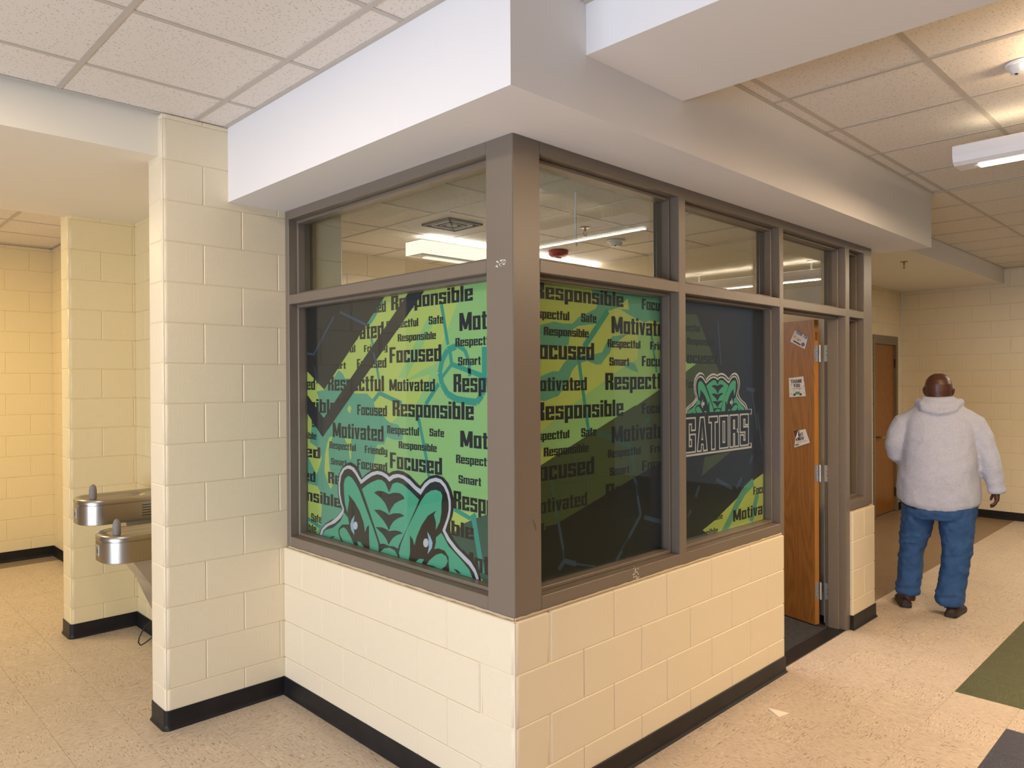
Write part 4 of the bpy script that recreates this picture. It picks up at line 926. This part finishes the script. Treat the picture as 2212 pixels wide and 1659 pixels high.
# office: one hanging light across the room, one further in
pendant((1.35, 2.42, 2.665), 2.2, 'glowing wraparound light hanging inside the office, seen through the left upper pane', 'office lights', direction='x', power=66, up=9, color=(1, .88, .86), wz=.11)
def office_lens():
    o = [c for c in bpy.data.objects if c.name.startswith('linear_light')][-1]
    MB().box(-.0965, .0965, -.002, .002, .004, .104).build('end_lens', LENSO, o)
    MB().box(-.0965, -.0945, -2.15, -.0, .006, .104).build('side_lens', LENSO, o)
    MB().box(.0945, .0965, -2.15, -.02, .006, .114).build('side_lens', LENSO, o)
office_lens()
df = empty('air_diffuser', (1.33, 1.95, OZ - .001)); tag(df, 'square louvred air diffuser in the office ceiling behind the left upper pane', 'air diffuser')
MB().box(-.28, .28, -.28, .28, 0, .006, .002).build('plate', mat('diffuser_paint', (.5, .45, .4), .5), df)
for q, s in enumerate((.15, .11, .07, .035)):
    l = MB()
    for a0, a1, b0, b1 in ((-s, s, -s, -s + .012), (-s, s, s - .012, s), (-s, -s + .012, -s, s), (s - .012, s, -s, s)): l.box(a0, a1, b0, b1, -.012, 0)
    l.build('louvre', mat('diffuser_dark', (.17, .15, .13), .5) if q % 2 == 0 else GRID, df)
al = empty('fire_alarm', (2.66, 2.16, OZ)); tag(al, 'round red fire alarm strobe on the office ceiling', 'fire alarm')
MB().lathe((0, 0, -.055), [(.02, 0), (.065, .006), (.082, .022), (.085, .045), (.08, .055)], 28).build('housing', RED, al, smooth=True)
MB().box(-.03, .03, -.012, .012, -.064, -.054, .004).build('strobe_lens', WHITEMETAL, al)
sd = empty('smoke_detector', (2.655, 1.555, OZ)); tag(sd, 'round white smoke detector on the office ceiling', 'smoke detector')
MB().lathe((0, 0, -.05), [(.012, 0), (.04, .004), (.05, .02), (.052, .036), (.07, .038), (.072, .05)], 28).build('housing', WHITEMETAL, sd, smooth=True)
MB().cyl((-.03, -.02, -.048), .008, .006, n=10).build('indicator', BLACK, sd)
sd2 = empty('smoke_detector', (1.80, -1.27, CZ)); tag(sd2, 'white ceiling smoke detector at the right edge of the picture, above the hall', 'smoke detector')
MB().lathe((0, 0, -.045), [(.012, 0), (.04, .004), (.05, .02), (.052, .034), (.065, .036), (.067, .045)], 28).build('housing', WHITEMETAL, sd2, smooth=True)
MB().cyl((-.02, .02, -.047), .006, .004, n=10).build('indicator', BLACK, sd2)
def sprinkler(loc, label):
    sp = empty('sprinkler', loc); tag(sp, label, 'sprinkler', 'fire sprinklers')
    MB().lathe((0, 0, -.008), [(.030, .003), (.036, .006), (.036, .008)], 20).build('escutcheon', BRASS, sp)
    MB().cyl((0, 0, -.03), .008, .026, n=12).build('body', BRASS, sp)
    fr = MB(); fr.tube([(-.012, 0, -.03), (-.018, 0, -.045), (0, 0, -.062)], .0025, 6); fr.tube([(.012, 0, -.03), (.018, 0, -.045), (0, 0, -.062)], .0025, 6); fr.build('frame_arms', BRASS, sp)
    MB().cyl((0, 0, -.066), .016, .003, n=14).build('deflector', BRASS, sp)
sprinkler((5.9, .50, 2.885), 'brass fire sprinkler under the low soffit before the far door')
sprinkler((2.10, 1.40, OZ), 'fire sprinkler on the office ceiling behind the glass')
tag(MB().tube([(1.30, .80, OZ), (1.295, .80, OZ - .12), (1.31, .81, OZ - .24), (1.34, .83, OZ - .30)], .006, 8).build('hanging_cable', WHITEMETAL, smooth=True), 'white cable dangling from the office ceiling behind the upper pane', 'cable')

# ------------------------------------------------------------------ scrap of paper on the floor
ps = MB(); ps.rings([[(1.655, -.245, .0005), (1.70, -.165, .0005), (1.735, -.262, .0005)], [(1.655, -.245, .0015), (1.70, -.165, .010), (1.735, -.262, .0015)]])
tag(ps.build('paper_scrap', mat('scrap_paper', (.85, .78, .66), .8)), 'small triangular scrap of paper on the floor by the low wall', 'paper')

# ------------------------------------------------------------------ the person
def remeshed(mb, name, voxel, mt, parent, smooth_iter=4, disp=None):
    me = mb.mesh('tmp'); o = bpy.data.objects.new('tmp', me); COL.objects.link(o)
    m1 = o.modifiers.new('r', 'REMESH'); m1.mode = 'VOXEL'; m1.voxel_size = voxel; m1.use_smooth_shade = True
    if smooth_iter:
        m2 = o.modifiers.new('s', 'SMOOTH'); m2.iterations = smooth_iter; m2.factor = .6
    if disp:
        tx = bpy.data.textures.new(name, 'CLOUDS'); tx.noise_scale = disp[0]
        m3 = o.modifiers.new('d', 'DISPLACE'); m3.texture = tx; m3.strength = disp[1]; m3.mid_level = .5; m3.texture_coords = 'LOCAL'
    dg = bpy.context.evaluated_depsgraph_get(); dg.update()
    m4 = bpy.data.meshes.new_from_object(o.evaluated_get(dg)); bpy.data.objects.remove(o)
    for p in m4.polygons: p.use_smooth = True
    m4.materials.clear(); m4.name = name
    return link(name, m4, mt, parent)
def oval(cx, cy, z, rx, ry, n=28, sag=0.0, p=2.3, tilt=0.0):
    r = []
    for i in range(n):
        a = 2 * PI * i / n; c, s = math.cos(a), math.sin(a)
        x = rx * abs(c) ** (2 / p) * (1 if c >= 0 else -1); y = ry * abs(s) ** (2 / p) * (1 if s >= 0 else -1)
        r.append((cx + x, cy + y, z + sag * (x / rx) ** 2 + tilt * x))
    return r
SKIN = mat('brown_skin', (0.085, 0.030, 0.016), .42, bump=(60, .15, .002), noise=(14, .3, (.065, .022, .012)))
FLEECE = mat('grey_fleece', (0.54, 0.56, 0.66), .95, bump=(330, .8, .004), noise=(90, .22, (.45, .47, .57)))
DENIM = mat('blue_denim', (0.030, 0.098, 0.26), .85, bump=(420, .6, .003), noise=(12, .3, (.018, .062, .17)))
LEATHER = mat('dark_brown_suede', (0.035, 0.017, 0.011), .7, bump=(120, .4, .002))
SOLE = mat('dark_sole', (0.016, 0.013, 0.014), .6)
ROT = math.radians(-73.5)
# body: one continuous surface, facing local +y
bd = MB()
bd.rings([oval(0, .035, z, rx * 1.07, ry * 1.05, p=2.1) for z, rx, ry in ((1.545, .055, .06), (1.562, .068, .082), (1.60, .079, .094), (1.645, .085, .100), (1.69, .084, .100), (1.725, .074, .088), (1.752, .053, .064), (1.768, .026, .032))])
bd.rings([oval(0, .01, z, rx, ry, p=2.1) for z, rx, ry in ((1.38, .11, .09), (1.46, .09, .085), (1.50, .078, .08), (1.55, .072, .078), (1.60, .070, .075))])
for z, yy, r in ((1.600, -.058, .010), (1.578, -.060, .010), (1.556, -.060, .010)): bd.tube([(-.062, yy + .045, z), (-.03, yy + .008, z - .003), (0, yy, z - .004), (.03, yy + .008, z - .003), (.062, yy + .045, z)], r, 8)   # neck folds
for sx in (-1, 1):
    bd.tube([(sx * .082, .030, 1.605), (sx * .092, .022, 1.625), (sx * .096, .018, 1.650), (sx * .089, .030, 1.668)], [.008, .010, .011, .008], 8)      # ears
bd.tube([(0, .135, 1.665), (0, .150, 1.640), (0, .148, 1.628)], [.010, .016, .014], 8); bd.tube([(-.025, .122, 1.600), (0, .130, 1.598), (.025, .122, 1.600)], .008, 8)   # nose, lips
for sx in (-1, 1): bd.tube([(sx * .045, .118, 1.682), (sx * .03, .130, 1.686), (sx * .015, .128, 1.684)], .008, 8)
bd.rings([oval(0, .01, z, rx, ry) for z, rx, ry in ((.70, .17, .14), (.80, .235, .18), (1.0, .235, .195), (1.2, .222, .18), (1.35, .20, .14), (1.44, .16, .10), (1.48, .10, .08))])
bd.tube([(-.17, 0, 1.42), (-.27, .0, 1.28), (-.26, .02, 1.16), (-.24, .15, 1.13), (-.20, .27, 1.12)], [.07, .062, .05, .045, .034], 14)
bd.tube([(.17, 0, 1.42), (.27, 0, 1.28), (.325, 0, 1.13), (.345, .01, 1.02), (.360, .02, .92)], [.07, .062, .05, .044, .032], 14)
bd.tube([(-.13, .02, .78), (-.165, .04, .5), (-.20, .04, .15), (-.205, .04, .05)], [.12, .085, .055, .05], 14)
bd.tube([(.12, -.02, .78), (.11, -.04, .5), (.07, -.04, .15), (.075, -.04, .05)], [.12, .085, .055, .05], 14)
def hand(c, s, fwd):
    """relaxed hand hanging from the wrist c; s = side on which the thumb lies (toward the body front)"""
    x, y, z = c
    bd.rings([oval(x, y + .004, z + dz, rx, ry, 16) for dz, rx, ry in ((.012, .022, .028), (-.02, .020, .036), (-.055, .018, .042), (-.078, .014, .040))])
    for i, (dy, L) in enumerate(((.030, .072), (.010, .080), (-.011, .074), (-.030, .058))):
        bx = x; bz = z - .070 + .004 * abs(i - 1)
        bd.tube([(bx, y + dy, bz), (bx - s * .006, y + dy * 1.04, bz - L * .36), (bx - s * .022, y + dy * 1.02, bz - L * .62), (bx - s * .040, y + dy, bz - L * .70)], [.0098, .0092, .0085, .0070], 8)
    bd.tube([(x - s * .008, y + .026, z - .018), (x - s * .020, y + .050, z - .040), (x - s * .030, y + .054, z - .066), (x - s * .034, y + .048, z - .082)], [.013, .0115, .010, .008], 8)
hand((.362, .022, .922), 1, True)
person = remeshed(bd, 'person', .0048, SKIN, None, 2)
person.location = (4.14, -.293, 0); person.rotation_euler = (0, 0, ROT)
# left hand, held in front of the body, same build turned forward
bd = MB(); hand((0, 0, 0), -1, True); lh = bd
lm = remeshed(lh, 'hand', .0045, SKIN, person, 2); lm.location = (-.195, .285, 1.12); lm.rotation_euler = (math.radians(88), 0, math.radians(-25)); 
tag(person, 'bald heavyset person walking away in a pale grey hooded fleece, blue jeans and brown shoes', 'person')
# fleece jacket
hj = MB()
hj.rings([oval(cx, cy, z, rx, ry, 36, sg) for z, cx, cy, rx, ry, sg in ((.762, -.005, .02, .262, .205, .055), (.80, -.006, .02, .276, .222, .045), (.88, -.008, .022, .275, .235, .03), (1.0, -.006, .025, .268, .245, .01), (1.15, -.002, .025, .258, .240, 0), (1.28, .0, .018, .248, .215, 0), (1.38, .0, .008, .240, .180, 0), (1.45, 0, .0, .222, .150, 0), (1.50, 0, .0, .186, .122, 0), (1.545, 0, .005, .135, .104, 0), (1.575, 0, .005, .105, .092, 0))])
hj.tube([(-.14, .0, 1.435), (-.215, -.0, 1.385), (-.262, -.012, 1.30), (-.283, -.015, 1.235), (-.272, .0, 1.165), (-.245, .10, 1.13), (-.215, .20, 1.125), (-.195, .262, 1.12)], [.085, .093, .088, .078, .072, .062, .052, .045], 18)
hj.tube([(.14, 0, 1.435), (.215, 0, 1.385), (.270, -.005, 1.28), (.302, -.006, 1.18), (.326, 0, 1.09), (.348, .008, 1.00), (.360, .018, .945), (.362, .022, .915)], [.085, .093, .086, .077, .072, .062, .054, .055], 18)
hj.tube([(.357, .017, .945), (.360, .02, .925), (.362, .022, .905)], [.054, .060, .054], 18)
# hood lying on the shoulders and collar
hj.tube([(-.120, .055, 1.570), (-.132, -.02, 1.556), (-.105, -.080, 1.542), (-.04, -.106, 1.530), (.04, -.108, 1.526), (.108, -.080, 1.540), (.134, -.02, 1.556), (.122, .055, 1.570)], [.022, .030, .034, .036, .036, .034, .030, .022], 12)
hj.tube([(-.10, -.055, 1.577), (-.05, -.085, 1.574), (.0, -.092, 1.572), (.05, -.085, 1.574), (.10, -.055, 1.577)], [.024, .026, .026, .026, .024], 10)
hj.tube([(-.12, -.105, 1.517), (-.05, -.140, 1.492), (0, -.146, 1.484), (.05, -.140, 1.492), (.12, -.105, 1.517)], [.018, .024, .026, .024, .018], 10)
# soft vertical drape folds in the back
jk = remeshed(hj, 'hooded_fleece', .0095, FLEECE, person, 5, (.12, .020))
hm = MB(); hm.rings([oval(-.005, .02, z, .262, .204, 36, .056) for z in (.754, .772)]); hm.build('hem_binding', BLACK, jk)
ck = MB(); ck.rings([oval(0, -.005, 1.552, .098, .092), oval(0, -.0, 1.582, .088, .088)], cap=False); ck.build('collar', mat('dark_collar', (.03, .028, .03), .8), jk)
# jeans
jn = MB()
jn.rings([oval(0, .01, z, rx, ry, 32) for z, rx, ry in ((.90, .235, .19), (.82, .248, .20), (.75, .248, .20), (.70, .236, .18))])
jn.rings([oval(cx, cy, z, rx, ry, 24) for z, cx, cy, rx, ry in ((.80, -.125, .015, .118, .16), (.70, -.137, .02, .112, .15), (.60, -.150, .03, .106, .128), (.52, -.163, .035, .096, .115), (.44, -.180, .04, .082, .102), (.34, -.188, .042, .083, .098), (.25, -.192, .042, .085, .098), (.16, -.200, .038, .083, .100), (.125, -.203, .035, .087, .104), (.10, -.205, .035, .080, .098))])
jn.rings([oval(cx, cy, z, rx, ry, 24) for z, cx, cy, rx, ry in ((.80, .120, -.0, .122, .16), (.70, .114, -.01, .118, .15), (.60, .113, -.02, .112, .130), (.52, .114, -.03, .103, .118), (.44, .112, -.035, .094, .108), (.34, .098, -.04, .092, .102), (.25, .083, -.04, .092, .102), (.16, .070, -.042, .094, .104), (.105, .064, -.045, .097, .110), (.075, .068, -.045, .086, .100))])
# folds and stacked hems
rj = random.Random(5)
for cx, cy, r, zs in ((-.20, .036, .084, (.14, .175)), (.067, -.043, .094, (.12, .16)), (-.185, .04, .083, (.40,)), (.112, -.033, .098, (.46, .53)), (-.155, .03, .105, (.50, .56))):
    for z in zs:
        ph = rj.uniform(0, 3); jn.tube([(cx + r * math.cos(ph + t * .28), cy + (r * 1.13) * math.sin(ph + t * .28), z + .010 * math.sin(t * .6 + ph)) for t in range(13)], [.004 + .007 * math.sin(PI * t / 12) for t in range(13)], 8)
remeshed(jn, 'jeans', .009, DENIM, person, 3, (.06, .022))
def shoe(cx, cy, rz):
    e = MB(); L = .30
    prof = ((0, .024, .052), (.02, .036, .075), (.06, .040, .088), (.11, .041, .090), (.16, .044, .078), (.21, .047, .060), (.26, .042, .048), (.295, .024, .036))
    e.rings([[(w_ * math.cos(a) * 1.0, y - .06, .022 + (h - .022) * max(0, math.sin(a)) if math.sin(a) > 0 else .012) for a in [2 * PI * i / 20 for i in range(20)]] for y, w_, h in prof])
    u = remeshed(e, 'shoe', .005, LEATHER, person, 3); u.location = (cx, cy, 0); u.rotation_euler = (0, 0, rz)
    s = MB(); out = []
    for y, w_ in ((0, .026), (.015, .038), (.06, .043), (.11, .044), (.16, .047), (.21, .051), (.26, .046), (.29, .032), (.302, .012)): out.append((w_ * 1.06, y - .065))
    poly = out + [(-x, y) for x, y in reversed(out)]
    s.prism(poly, .001, .028, .004); s.build('sole', SOLE, u)
    return u
shoe(-.225, .035, math.radians(8)); shoe(.082, -.075, math.radians(-16))
